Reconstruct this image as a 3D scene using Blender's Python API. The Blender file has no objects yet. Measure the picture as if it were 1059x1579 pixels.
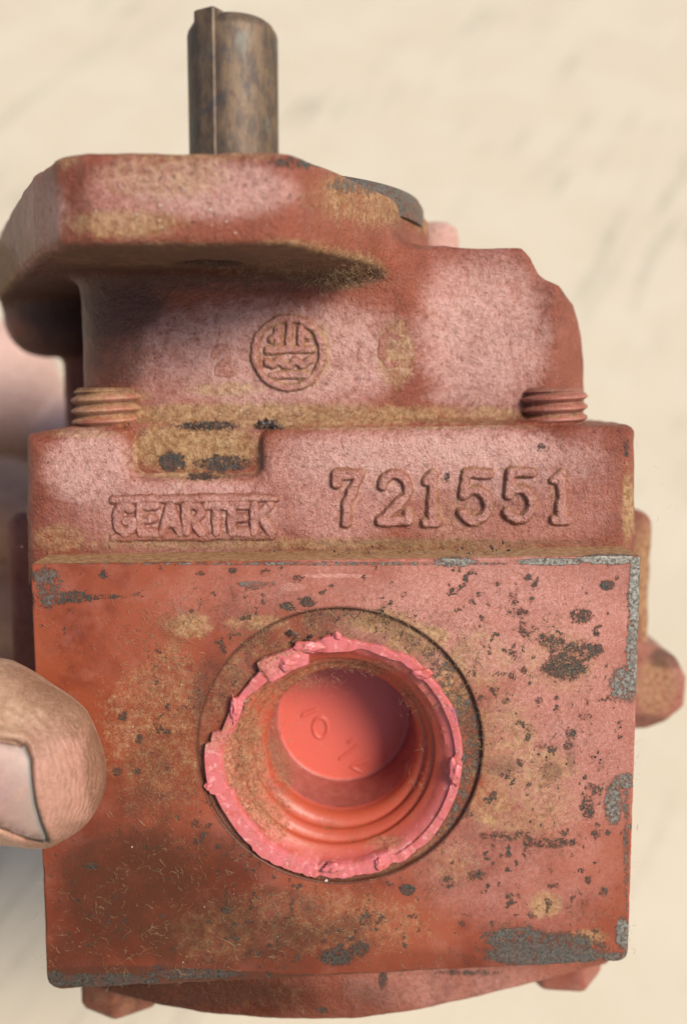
import bpy, math, random
import numpy as np
from mathutils import Matrix, Vector

random.seed(7)
rng = np.random.default_rng(7)
S = 0.001                                   # everything is authored in millimetres

# ------------------------------------------------------------------ camera, world, sun, exposure
scene = bpy.context.scene
FPX, CX, CY, PW, PH = 1516.0, 529.5, 789.5, 1059, 1579     # photograph's optics
VPX, VPY = 530.0, 597.0                     # where the pump's depth axis vanishes
PITCH = math.radians(55.0)                  # the camera looks down at the floor
CAM_H = 0.43
_y = np.array([VPX - CX, -(VPY - CY), -FPX]); _y /= np.linalg.norm(_y)
_x = np.array([1.0, 0, 0]); _x -= _y * (_x @ _y); _x /= np.linalg.norm(_x)
_z = np.cross(_x, _y)
C2P = np.array([_x, _y, _z])                # camera axes -> pump axes
C2W = np.array(Matrix.Rotation(math.pi / 2 - PITCH, 3, 'X'))
P2W = C2W @ C2P.T
CAMPOS = np.array([0, 0, CAM_H])

cam_data = bpy.data.cameras.new('camera')
cam = bpy.data.objects.new('camera', cam_data)
scene.collection.objects.link(cam)
cam.matrix_world = Matrix.Translation(CAMPOS) @ Matrix(C2W.tolist()).to_4x4()
cam_data.sensor_fit = 'VERTICAL'
cam_data.sensor_height = 24.0
cam_data.lens = 24.0 * FPX / PH
cam_data.clip_start, cam_data.clip_end = 0.01, 200.0
cam_data.dof.use_dof = True
cam_data.dof.focus_distance = 0.166
scene.camera = cam
# aperture diameter in metres = lens / fstop / 1000 -> want 0.003
cam_data.dof.aperture_fstop = cam_data.lens / 1000.0 / 0.0038

SUN_DIR_P = np.array([0.50, -0.76, 0.42]); SUN_DIR_P /= np.linalg.norm(SUN_DIR_P)
SUN_W = P2W @ SUN_DIR_P
sun_el = math.asin(SUN_W[2]); sun_az = math.atan2(SUN_W[0], SUN_W[1])
world = bpy.data.worlds.new('World'); scene.world = world; world.use_nodes = True
wn = world.node_tree.nodes; wl = world.node_tree.links
sky = wn.new('ShaderNodeTexSky'); sky.sky_type = 'NISHITA'; sky.sun_disc = False
sky.sun_elevation = sun_el; sky.sun_rotation = sun_az
sky.air_density, sky.dust_density, sky.ozone_density = 1.0, 3.0, 1.0
wl.new(sky.outputs[0], wn['Background'].inputs[0]); wn['Background'].inputs[1].default_value = 0.09
sd = bpy.data.lights.new('sun', 'SUN'); sd.energy = 3.2; sd.angle = math.radians(20); sd.color = (1.0, 0.91, 0.80)
sun = bpy.data.objects.new('sun', sd); scene.collection.objects.link(sun)
sun.rotation_euler = Vector(SUN_W.tolist()).to_track_quat('Z', 'Y').to_euler()
scene.view_settings.view_transform = 'Standard'; scene.view_settings.look = 'None'
scene.view_settings.gamma = 1.0; scene.view_settings.exposure = 0.55
scene.cycles.use_denoising = True
scene.cycles.max_bounces = 6

# ------------------------------------------------------------------ mapping between photograph and pump space
def ray(px, py):
    d = np.array([px - CX, -(py - CY), -FPX])
    return C2P @ (d / FPX)
def at(px, py, Y):                          # point of the pump space at depth Y
    r = ray(px, py); return r * (Y / r[1])
def atz(px, py, Z):                         # point at height Z
    r = ray(px, py); return r * (Z / r[2])
def proj(V):                                # pump space -> photograph pixels
    c = V @ C2P
    return CX - c[:, 0] / c[:, 2] * FPX, CY + c[:, 1] / c[:, 2] * FPX

# ------------------------------------------------------------------ numpy noise
_T = np.random.default_rng(3).random((32, 32, 32)).astype(np.float32)
def vnoise(V, scale, seed=0):
    q = np.asarray(V, dtype=np.float32) * scale + seed * 7.31
    i = np.floor(q).astype(np.int32); f = q - i; f = f * f * (3 - 2 * f)
    i &= 31; j = (i + 1) & 31
    x0, y0, z0 = i[..., 0], i[..., 1], i[..., 2]; x1, y1, z1 = j[..., 0], j[..., 1], j[..., 2]
    fx, fy, fz = f[..., 0], f[..., 1], f[..., 2]
    def L(a, b, t): return a + (b - a) * t
    return L(L(L(_T[x0, y0, z0], _T[x1, y0, z0], fx), L(_T[x0, y1, z0], _T[x1, y1, z0], fx), fy),
             L(L(_T[x0, y0, z1], _T[x1, y0, z1], fx), L(_T[x0, y1, z1], _T[x1, y1, z1], fx), fy), fz)
def fbm(V, scale, octs=4, seed=0):
    a, s, t = 0.5, scale, 0.0
    out = 0
    for k in range(octs):
        out = out + a * vnoise(V, s, seed + k); t += a; a *= 0.55; s *= 2.03
    return out / t
def sstep(a, b, x):
    t = np.clip((x - a) / (b - a), 0, 1); return t * t * (3 - 2 * t)

# ------------------------------------------------------------------ meshes
def new_mesh(name, V, F, attrs=None, smooth=True):
    V = np.asarray(V, dtype=np.float32); F = np.asarray(F, dtype=np.int32)
    me = bpy.data.meshes.new(name)
    me.vertices.add(len(V)); me.vertices.foreach_set('co', (V * S).ravel())
    n = F.shape[1]
    me.loops.add(F.size); me.loops.foreach_set('vertex_index', F.ravel())
    me.polygons.add(len(F)); me.polygons.foreach_set('loop_start', np.arange(0, F.size, n, dtype=np.int32))
    me.polygons.foreach_set('use_smooth', np.full(len(F), smooth, dtype=bool))
    me.update(calc_edges=True); me.validate()
    for k, a in (attrs or {}).items():
        at_ = me.attributes.new(k, 'FLOAT', 'POINT'); at_.data.foreach_set('value', np.asarray(a, dtype=np.float32))
    return me
def link(name, me, mat, parent=None):
    o = bpy.data.objects.new(name, me); scene.collection.objects.link(o)
    if mat: me.materials.append(mat)
    if parent: o.parent = parent
    return o
def root(name, p0, label, cat, rot=True):
    o = bpy.data.objects.new(name, None); scene.collection.objects.link(o)
    o.empty_display_size = 0.01
    m = Matrix(P2W.tolist()).to_4x4(); m.translation = Vector((CAMPOS + P2W @ (np.asarray(p0) * S)).tolist())
    o.matrix_world = m; o['label'] = label; o['category'] = cat
    return o

def nets(F, org, h):                        # naive surface nets over a scalar grid
    s = F < 0
    nx, ny, nz = F.shape
    c = np.zeros((nx - 1, ny - 1, nz - 1), np.int8)
    for a in (0, 1):
        for b in (0, 1):
            for d in (0, 1):
                c += s[a:nx - 1 + a, b:ny - 1 + b, d:nz - 1 + d]
    act = (c > 0) & (c < 8)
    I = np.argwhere(act)
    idx = np.full(act.shape, -1, np.int32); idx[act] = np.arange(len(I))
    acc = np.zeros((len(I), 3), np.float32); cnt = np.zeros(len(I), np.float32)
    cor = [(a, b, d) for a in (0, 1) for b in (0, 1) for d in (0, 1)]
    val = {k: F[I[:, 0] + k[0], I[:, 1] + k[1], I[:, 2] + k[2]] for k in cor}
    for k in cor:
        for ax in range(3):
            if k[ax] == 0:
                k2 = list(k); k2[ax] = 1; k2 = tuple(k2)
                v0, v1 = val[k], val[k2]; m = (v0 < 0) != (v1 < 0)
                t = np.where(m, v0 / np.where(m, v0 - v1, 1), 0)
                p = np.array(k, np.float32)[None] + 0 * acc; p[:, ax] += t
                acc += np.where(m[:, None], p, 0); cnt += m
    V = (I + acc / cnt[:, None]) * h + np.asarray(org)
    Q = []
    for ax in range(3):
        u, v = [(1, 2), (2, 0), (0, 1)][ax]
        sl0 = [slice(None)] * 3; sl1 = [slice(None)] * 3
        sl0[ax] = slice(0, -1); sl1[ax] = slice(1, None)
        ch = s[tuple(sl0)] != s[tuple(sl1)]
        E = np.argwhere(ch)
        E = E[(E[:, u] > 0) & (E[:, v] > 0) & (E[:, u] < F.shape[u] - 1) & (E[:, v] < F.shape[v] - 1)]
        ins = s[E[:, 0], E[:, 1], E[:, 2]]
        def g(du, dv):
            G = E.copy(); G[:, u] += du; G[:, v] += dv
            return idx[G[:, 0], G[:, 1], G[:, 2]]
        q = np.stack([g(-1, -1), g(0, -1), g(0, 0), g(-1, 0)], 1)
        q[~ins] = q[~ins][:, ::-1]
        Q.append(q)
    return V.astype(np.float32), np.concatenate(Q)

def grid(lo, hi, h):
    lo = np.asarray(lo, float); hi = np.asarray(hi, float)
    n = np.ceil((hi - lo) / h).astype(int) + 1
    ax = [(lo[i] + h * np.arange(n[i])).astype(np.float32) for i in range(3)]
    return ax[0][:, None, None], ax[1][None, :, None], ax[2][None, None, :], lo, n
def smin(a, b, k):
    t = np.clip(k - np.abs(a - b), 0, None) / k
    return np.minimum(a, b) - t * t * t * (k / 6)
def smax(a, b, k): return -smin(-a, -b, k)
def rbox(X, Y, Z, lo, hi, r):
    c = [(lo[i] + hi[i]) / 2 for i in range(3)]; b = [abs(hi[i] - lo[i]) / 2 - r for i in range(3)]
    qx, qy, qz = np.abs(X - c[0]) - b[0], np.abs(Y - c[1]) - b[1], np.abs(Z - c[2]) - b[2]
    return np.sqrt(np.maximum(qx, 0) ** 2 + np.maximum(qy, 0) ** 2 + np.maximum(qz, 0) ** 2) + np.minimum(np.maximum(qx, np.maximum(qy, qz)), 0) - r
def poly2(U, W, pts):                       # signed distance to a polygon (U, W broadcast)
    pts = np.asarray(pts, float); d = None; s = 1.0
    n = len(pts)
    for i in range(n):
        a, b = pts[i], pts[i - 1]
        ex, ey = b - a; wx, wy = U - a[0], W - a[1]
        t = np.clip((wx * ex + wy * ey) / (ex * ex + ey * ey), 0, 1)
        dd = (wx - ex * t) ** 2 + (wy - ey * t) ** 2
        d = dd if d is None else np.minimum(d, dd)
        c1 = W >= a[1]; c2 = W < b[1]; c3 = ex * wy > ey * wx
        flip = (c1 & c2 & c3) | (~c1 & ~c2 & ~c3)
        s = np.where(flip, -s, s)
    return s * np.sqrt(d)
def extr(d2, w, lo, hi, r):                 # extrude a 2-D distance along w with rounded rims
    q = np.abs(w - (lo + hi) / 2) - (hi - lo) / 2 + r
    d = d2 + r
    return np.minimum(np.maximum(d, q), 0) + np.sqrt(np.maximum(d, 0) ** 2 + np.maximum(q, 0) ** 2) - r
def capsule(X, Y, Z, a, b, ra, rb):
    a = np.asarray(a, float); b = np.asarray(b, float); e = b - a
    t = np.clip(((X - a[0]) * e[0] + (Y - a[1]) * e[1] + (Z - a[2]) * e[2]) / (e @ e), 0, 1)
    return np.sqrt((X - a[0] - e[0] * t) ** 2 + (Y - a[1] - e[1] * t) ** 2 + (Z - a[2] - e[2] * t) ** 2) - (ra + (rb - ra) * t)
def vnormals(V, F):
    N = np.zeros_like(V)
    n = np.cross(V[F[:, 2]] - V[F[:, 0]], V[F[:, 3]] - V[F[:, 1]])
    for k in range(4): np.add.at(N, F[:, k], n)
    return N / np.maximum(np.linalg.norm(N, axis=1, keepdims=True), 1e-9)
def submesh(V, F, mask, attrs):
    F = F[mask]; u, inv = np.unique(F, return_inverse=True)
    return V[u], inv.reshape(F.shape), {k: a[u] for k, a in attrs.items()}

# ------------------------------------------------------------------ materials
class NT:
    def __init__(s, name):
        s.m = bpy.data.materials.new(name); s.m.use_nodes = True
        s.t = s.m.node_tree; s.b = s.t.nodes['Principled BSDF']
        tc = s.n('ShaderNodeTexCoord'); mp = s.n('ShaderNodeVectorMath', operation='SCALE')
        s.t.links.new(tc.outputs['Object'], mp.inputs[0]); mp.inputs['Scale'].default_value = 1000.0
        s.P = mp.outputs[0]
    def n(s, t, **k):
        x = s.t.nodes.new(t)
        for a, v in k.items(): setattr(x, a, v)
        return x
    def put(s, v, sock):
        if hasattr(v, 'is_linked') or isinstance(v, bpy.types.NodeSocket): s.t.links.new(v, sock)
        elif isinstance(v, (tuple, list)) and len(v) == 3 and sock.type == 'RGBA': sock.default_value = (*v, 1)
        else: sock.default_value = v
    def noise(s, scale, detail=4, rough=0.55, dist=0.0, vec=None):
        x = s.n('ShaderNodeTexNoise'); s.put(vec or s.P, x.inputs['Vector'])
        x.inputs['Scale'].default_value = scale; x.inputs['Detail'].default_value = detail
        x.inputs['Roughness'].default_value = rough; x.inputs['Distortion'].default_value = dist
        return x.outputs['Fac']
    def voro(s, scale, feature='F1'):
        x = s.n('ShaderNodeTexVoronoi', feature=feature); s.put(s.P, x.inputs['Vector']); x.inputs['Scale'].default_value = scale
        return x.outputs['Distance']
    def attr(s, name):
        x = s.n('ShaderNodeAttribute'); x.attribute_name = name; return x.outputs['Fac']
    def math(s, op, a, b=0.0, clamp=False):
        x = s.n('ShaderNodeMath', operation=op, use_clamp=clamp); s.put(a, x.inputs[0]); s.put(b, x.inputs[1]); return x.outputs[0]
    def step(s, v, a, b):
        x = s.n('ShaderNodeMapRange', interpolation_type='SMOOTHSTEP'); s.put(v, x.inputs['Value'])
        x.inputs['From Min'].default_value = a; x.inputs['From Max'].default_value = b; return x.outputs[0]
    def mix(s, f, a, b, blend='MIX'):
        x = s.n('ShaderNodeMix', data_type='RGBA', blend_type=blend)
        s.put(f, x.inputs[0]); s.put(a, x.inputs[6]); s.put(b, x.inputs[7]); return x.outputs[2]
    def mixf(s, f, a, b):
        x = s.n('ShaderNodeMix', data_type='FLOAT'); s.put(f, x.inputs[0]); s.put(a, x.inputs[2]); s.put(b, x.inputs[3]); return x.outputs[0]
    def bump(s, h, dist, strength=1.0, normal=None):
        x = s.n('ShaderNodeBump'); s.put(h, x.inputs['Height']); x.inputs['Distance'].default_value = dist * S
        s.put(strength, x.inputs['Strength'])
        if normal is not None: s.put(normal, x.inputs['Normal'])
        return x.outputs[0]
    def set(s, **k):
        for a, v in k.items(): s.put(v, s.b.inputs[a.replace('_', ' ')])
        return s.m

def soft_mask(t, attr, noise, w=0.12, amp=1.1):      # an attribute broken up by noise into a crisp patch
    v = t.math('ADD', attr, t.math('MULTIPLY', t.math('SUBTRACT', noise, 0.5), amp))
    return t.step(v, 0.5 - w, 0.5 + w)

def paint_material(name, cast):
    t = NT(name)
    big, mid, fine, grit = t.noise(0.07, 3), t.noise(0.45, 5, 0.6), t.noise(2.2, 4, 0.6), t.noise(6.0, 3, 0.65)
    pale = t.attr('pale'); dust = t.attr('dust'); chip = t.attr('chip'); grime_shade = t.attr('grime_shade'); bright = t.attr('bright')
    relief = t.math('ADD', t.math('MULTIPLY', t.noise(0.9, 3, 0.55), 0.65), t.math('MULTIPLY', t.noise(2.4, 3, 0.6), 0.35))
    c = t.mix(t.step(mid, 0.3, 0.7), (0.150, 0.028, 0.010), (0.220, 0.047, 0.018))
    c = t.mix(t.step(big, 0.35, 0.65), c, (0.25, 0.058, 0.024))
    pk = t.math('ADD', 0.52, t.math('MULTIPLY', t.step(relief, 0.36, 0.62), 0.48)) if cast else t.math('ADD', 0.45, t.math('MULTIPLY', t.step(t.noise(1.3, 5, 0.7), 0.32, 0.68), 0.55))
    pm = t.math('MULTIPLY', t.math('ADD', pale, t.math('MULTIPLY', t.math('SUBTRACT', t.noise(0.2, 4, 0.65), 0.5), 0.8)), pk, True)
    c = t.mix(t.math('MULTIPLY', pm, 0.80), c, t.mix(t.step(t.noise(3.2, 3, 0.7), 0.42, 0.62), (0.50, 0.235, 0.185), (0.66, 0.40, 0.35)))  # pale pink stands in for sheen on the paint, beside dry dust
    wh = t.attr('worn_sheen'); c = t.mix(t.math('MULTIPLY', t.math('MULTIPLY', t.step(wh, 0.04, 0.34), 0.72), soft_mask(t, wh, t.math('ADD', t.math('MULTIPLY', relief, 0.6), t.math('MULTIPLY', t.noise(0.30, 4, 0.7), 0.4)), 0.6, 2.4)), c, (0.60, 0.37, 0.32))  # whitish patches put the gloss highlights into the colour
    if cast:                                 # dirt sits in the pits of the sand-cast skin
        c = t.mix(t.math('MULTIPLY', t.step(relief, 0.42, 0.28), 0.5), c, (0.13, 0.036, 0.015))
    shade_oil = t.attr('shade_oil'); c = t.mix(t.math('MULTIPLY', shade_oil, t.math('ADD', 0.55, t.math('MULTIPLY', mid, 0.6)), True), c, (0.036, 0.008, 0.003))  # dark film paints shade into the colour, over some oily dirt
    dm = soft_mask(t, dust, t.math('ADD', t.math('MULTIPLY', t.noise(0.6, 5, 0.7), 0.5), t.math('MULTIPLY', t.noise(2.8, 4, 0.7, 0.6), 0.5)), 0.34, 2.4)
    c = t.mix(t.math('MULTIPLY', dm, 0.74), c, t.mix(t.step(t.noise(0.9, 4, 0.7), 0.3, 0.7), (0.22, 0.105, 0.030), (0.50, 0.35, 0.17)))
    gm = soft_mask(t, grime_shade, t.math('ADD', t.math('MULTIPLY', mid, 0.5), t.math('MULTIPLY', fine, 0.5)), 0.3, 1.4)
    c = t.mix(t.math('MULTIPLY', gm, 0.82), c, t.mix(t.step(grit, 0.35, 0.65), (0.040, 0.013, 0.006), (0.085, 0.030, 0.014)))  # real dirt, plus shade painted under the flange and on the face
    cn = t.math('ADD', t.math('MULTIPLY', t.noise(0.8, 5, 0.75), 0.55), t.math('MULTIPLY', t.noise(2.6, 4, 0.7), 0.45))
    cm = soft_mask(t, chip, cn, 0.08, 3.4)
    halo = soft_mask(t, t.math('ADD', chip, 0.13), cn, 0.16, 3.4)
    c = t.mix(t.math('MULTIPLY', halo, 0.65), c, (0.085, 0.028, 0.012))
    iron = t.mix(t.step(fine, 0.35, 0.65), (0.018, 0.017, 0.015), (0.078, 0.066, 0.048))
    iron = t.mix(t.math('MULTIPLY', t.step(t.noise(0.55, 4, 0.7), 0.48, 0.58), 0.8), iron, (0.075, 0.035, 0.024))
    iron = t.mix(bright, iron, t.mix(t.step(t.noise(1.6, 4, 0.7), 0.38, 0.64), (0.12, 0.105, 0.085), (0.36, 0.345, 0.295)))
    c = t.mix(cm, c, iron)
    # tiny dark pits and pale grit everywhere
    sp = t.step(t.voro(1.1), 0.17, 0.09); c = t.mix(t.math('MULTIPLY', sp, t.math('MULTIPLY', t.step(t.noise(0.4, 4, 0.7), 0.46, 0.60), 0.75)), c, (0.050, 0.022, 0.012))
    s2 = t.step(t.voro(2.1), 0.13, 0.06); c = t.mix(t.math('MULTIPLY', s2, t.math('MULTIPLY', t.step(t.noise(0.3, 3), 0.5, 0.65), 0.6)), c, (0.50, 0.38, 0.22))
    rough = t.mixf(dm, t.mixf(fine, 0.34, 0.50), 0.85)
    rough = t.mixf(cm, rough, 0.5)
    if cast:
        nrm = t.bump(relief, 0.85, 1.0)
        nrm = t.bump(t.math('ADD', t.math('MULTIPLY', t.noise(3.6, 4, 0.7), 1.6), t.math('MULTIPLY', cm, -0.8)), 0.16, 0.9, nrm)
    else:
        hgt = t.math('ADD', t.math('MULTIPLY', mid, 0.5), t.math('MULTIPLY', fine, 0.25))
        nrm = t.bump(hgt, 0.16, 0.6)
        nrm = t.bump(t.math('ADD', t.math('MULTIPLY', grit, t.mixf(dm, 0.35, 1.4)), t.math('MULTIPLY', cm, -1.0)), 0.09, 0.9, nrm)
    t.put(t.mixf(shade_oil, 0.55 if cast else 0.42, 0.10), t.b.inputs['Specular IOR Level'])
    return t.set(Base_Color=c, Roughness=rough, Normal=nrm, Metallic=t.math('MULTIPLY', cm, t.math('MULTIPLY', bright, 0.6)))
M_CAST = paint_material('painted_cast_iron', True)
M_FACE = paint_material('painted_machined_iron', False)

def steel_material():
    t = NT('rusted_steel')
    st = t.n('ShaderNodeMapping'); t.put(t.P, st.inputs['Vector']); st.inputs['Scale'].default_value = (1, 1, 0.45)
    a, b, f = t.noise(0.28, 4, 0.6, vec=st.outputs[0]), t.noise(0.8, 5, 0.65, vec=st.outputs[0]), t.noise(4, 3)
    c = t.mix(t.step(a, 0.38, 0.62), (0.060, 0.042, 0.030), (0.15, 0.098, 0.055))
    c = t.mix(t.step(b, 0.52, 0.68), c, (0.10, 0.055, 0.035))
    c = t.mix(t.math('MULTIPLY', t.step(t.noise(0.22, 3, vec=st.outputs[0]), 0.58, 0.72), 0.5), c, (0.12, 0.14, 0.12))
    c = t.mix(t.math('MULTIPLY', t.step(t.noise(0.35, 3), 0.58, 0.68), 0.6), c, (0.05, 0.045, 0.05))
    return t.set(Base_Color=c, Roughness=t.mixf(b, 0.42, 0.66), Metallic=0.25, Normal=t.bump(t.math('ADD', b, f), 0.12, 0.6))
M_STEEL = steel_material()

def plastic_material():
    t = NT('pink_plastic')
    wall = t.attr('wall'); dust = t.attr('dust'); edge = t.attr('edge'); stain = t.attr('stain'); deep = t.attr('deep')
    mid, fine = t.noise(0.5, 4, 0.6), t.noise(3.0, 4, 0.65)
    c = t.mix(deep, (0.40, 0.070, 0.034), (0.53, 0.100, 0.068))  # plug floor painted brighter for light coming through the plastic
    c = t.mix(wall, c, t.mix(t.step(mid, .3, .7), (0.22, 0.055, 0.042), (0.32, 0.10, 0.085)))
    c = t.mix(t.math('MULTIPLY', edge, t.step(mid, 0.2, 0.55)), c, (0.50, 0.125, 0.130))
    c = t.mix(t.math('MULTIPLY', edge, t.math('MULTIPLY', t.step(t.noise(0.9, 3), 0.55, 0.7), 0.55)), c, (0.68, 0.33, 0.33))
    c = t.mix(t.math('MULTIPLY', soft_mask(t, stain, fine, 0.15), 0.75), c, (0.10, 0.05, 0.13))
    dm = soft_mask(t, dust, t.math('ADD', t.math('MULTIPLY', t.noise(.8, 5, .7), 0.5), t.math('MULTIPLY', t.noise(3.4, 4, .7), 0.5)), 0.35, 2.8)
    c = t.mix(t.math('MULTIPLY', dm, 0.78), c, t.mix(t.step(t.noise(1.8, 4, .7), .38, .62), (0.13, 0.045, 0.018), (0.36, 0.20, 0.10)))
    sp = t.step(t.voro(0.8), 0.09, 0.05); c = t.mix(t.math('MULTIPLY', sp, 0.6), c, (0.06, 0.02, 0.01))
    t.b.inputs['Subsurface Radius'].default_value = (0.0012, 0.0004, 0.0003)
    t.b.inputs['Subsurface Scale'].default_value = 1.0
    return t.set(Base_Color=c, Roughness=t.mixf(dm, 0.42, 0.9), Subsurface_Weight=0.12, Normal=t.bump(t.math('ADD', mid, t.math('MULTIPLY', fine, t.mixf(dm, 0.15, 0.8))), 0.15, 0.5))
M_PLUG = plastic_material()

# ------------------------------------------------------------------ ground
def ground_material():
    t = NT('pale_board')
    tc = t.n('ShaderNodeTexCoord')
    mp = t.n('ShaderNodeMapping'); t.put(tc.outputs['Object'], mp.inputs['Vector'])
    mp.inputs['Rotation'].default_value = (0, 0, math.radians(28))
    ms = t.n('ShaderNodeMapping'); t.put(mp.outputs[0], ms.inputs['Vector']); ms.inputs['Scale'].default_value = (1, 0.12, 1)
    g = t.noise(95, 5, 0.6, vec=ms.outputs[0]); g2 = t.noise(28, 4, 0.6, vec=ms.outputs[0]); b = t.noise(16, 4, 0.6, vec=tc.outputs['Object'])
    f = t.noise(260, 3, vec=tc.outputs['Object'])
    c = t.mix(t.step(b, 0.3, 0.7), (0.455, 0.40, 0.30), (0.485, 0.435, 0.335))
    c = t.mix(t.math('MULTIPLY', t.step(g, 0.52, 0.66), t.math('MULTIPLY', t.step(t.noise(7, 3, 0.6, vec=tc.outputs['Object']), 0.45, 0.60), 0.40)), c, (0.15, 0.14, 0.12))
    c = t.mix(t.math('MULTIPLY', t.step(g2, 0.60, 0.72), 0.35), c, (0.26, 0.24, 0.20))
    c = t.mix(t.math('MULTIPLY', t.step(f, 0.35, 0.6), 0.12), c, (0.45, 0.40, 0.30))
    return t.set(Base_Color=c, Roughness=0.8, Normal=t.bump(t.math('ADD', g, f), 0.5, 0.5))
g = bpy.data.meshes.new('ground')
g.from_pydata([(-40, -40, 0), (40, -40, 0), (40, 40, 0), (-40, 40, 0)], [], [(0, 1, 2, 3)])
go = link('ground', g, ground_material()); go['kind'] = 'structure'

# ------------------------------------------------------------------ the pump
P0 = at(530, 1540, 215.0)
pump = root('gear_pump', P0, 'rusty red painted cast iron gear pump held up by a thumb at its left edge', 'gear pump')
def blobs(V, items):
    """patches of wear, dirt and painted sheen or shade given by where they sit: (x, y, rx, ry, strength)"""
    px, py = proj(V); out = np.zeros(len(V), np.float32)
    for x, y, rx, ry, st in items:
        d = np.sqrt(((px - x) / rx) ** 2 + ((py - y) / ry) ** 2)
        out = np.maximum(out, st * sstep(1.25, 0.55, d))
    return out
def part(name, V, F, mat, attrs=None, parent=pump, p0=P0, smooth=True):
    return link(name, new_mesh(name, V - p0, F, attrs, smooth), mat, parent)

HF = 148.0; YN = 181.0                      # front of the flange, front of the neck
ZT = at(280, 232, HF)[2]; ZB = at(280, 379, HF)[2]
# --- front cover: flange, neck and side lug are one casting
fl = [atz(x, y, ZT)[:2] for x, y in ((-4, 372), (28, 310), (60, 262), (97, 235), (128, 231), (432, 231), (520, 266), (600, 304), (652, 333))]
flp = np.array([p for p in fl if p[1] < 252] + [(16, 236), (2, 258), (-40, 268), (-66, 262)])
_c = np.array([-22.0, 207.0]); flq = _c + (flp - _c) * (1 - 4.6 / 52.0)
h = 0.6
lugXZ = [at(x, y, 184)[[0, 2]] for x, y in ((560, 384), (803, 384), (817, 396), (829, 424), (841, 434), (864, 441), (894, 468), (912, 515), (919, 570), (918, 690), (560, 690))]
x850 = at(852, 520, 184)[0]; x905 = at(920, 560, 184)[0]
lugXY = [(at(560, 500, 184)[0], 184), (x850, 184), (x905, 194), (x905, 236), (at(560, 500, 184)[0], 236)]
nL = at(128, 560, 190)[0]; nR = at(655, 560, YN)[0]
ZH = at(500, 657, 175)[2]                   # top of the gear housing
lo = (min(flp[:, 0].min(), -90) - 3, HF - 3, ZH - 13); hi = (x905 + 4, 274, ZT + 3)
X, Y, Z, o_, n_ = grid(lo, hi, h)
def cover(X, Y, Z):
    f = extr(poly2(X, Y, flq) - 4.5, Z, ZB, ZT, 1.7)
    neck = extr(poly2(X, Y, [(nL + 11, YN + 11), (nR - 5, YN + 11), (nR - 5, 226), (nL + 11, 226)]) - 11, Z, ZH - 12, ZB + 4, 0.5)
    lobe = extr(np.sqrt((X - at(94, 520, 242)[0]) ** 2 + (Y - 242) ** 2) - 13, Z, at(92, 549, 236)[2], ZB + 12, 9.0)
    web = rbox(X, Y, Z, (at(104, 560, 244)[0], 238, ZH - 8), (0, 268, ZB + 4), 3.0); lobe = smin(lobe, web, 3.0)
    lug = smax(extr(poly2(X, Z, lugXZ) - 0.3, Y, 184, 236, 1.2), poly2(X, Y, lugXY) - 0.5, 1.5)
    d = smin(neck, f, 6.0); d = smin(d, lobe, 6.0); d = smin(d, lug, 5.0)
    foot = rbox(X, Y, Z, (nL + 4, YN - 3, ZH - 10), (x905 - 4, 230, ZH + 0.6), 1.0)
    d = smin(d, foot, 5.0)
    hx, hy = atz(325, 408, ZB)[:2]
    hole = np.sqrt((X - hx) ** 2 + (Y - hy) ** 2) - 5.4 + 0 * Z
    return smax(d, -hole, 1.0)
D = cover(X, Y, Z)
pts = np.stack(np.broadcast_arrays(X, Y, Z), -1)
near = np.abs(D) < 1.6
D[near] += 0.55 * (fbm(pts[near], 0.28, 4, 5) - 0.5) + 0.10 * (vnoise(pts[near], 1.1, 8) - 0.5)
del pts
V, F = nets(D, o_, h)
N = vnormals(V, F)
px, py = proj(V)
noi = fbm(V, 0.10, 4, 20)
down = sstep(0.2, 0.8, -N[:, 2])
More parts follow.
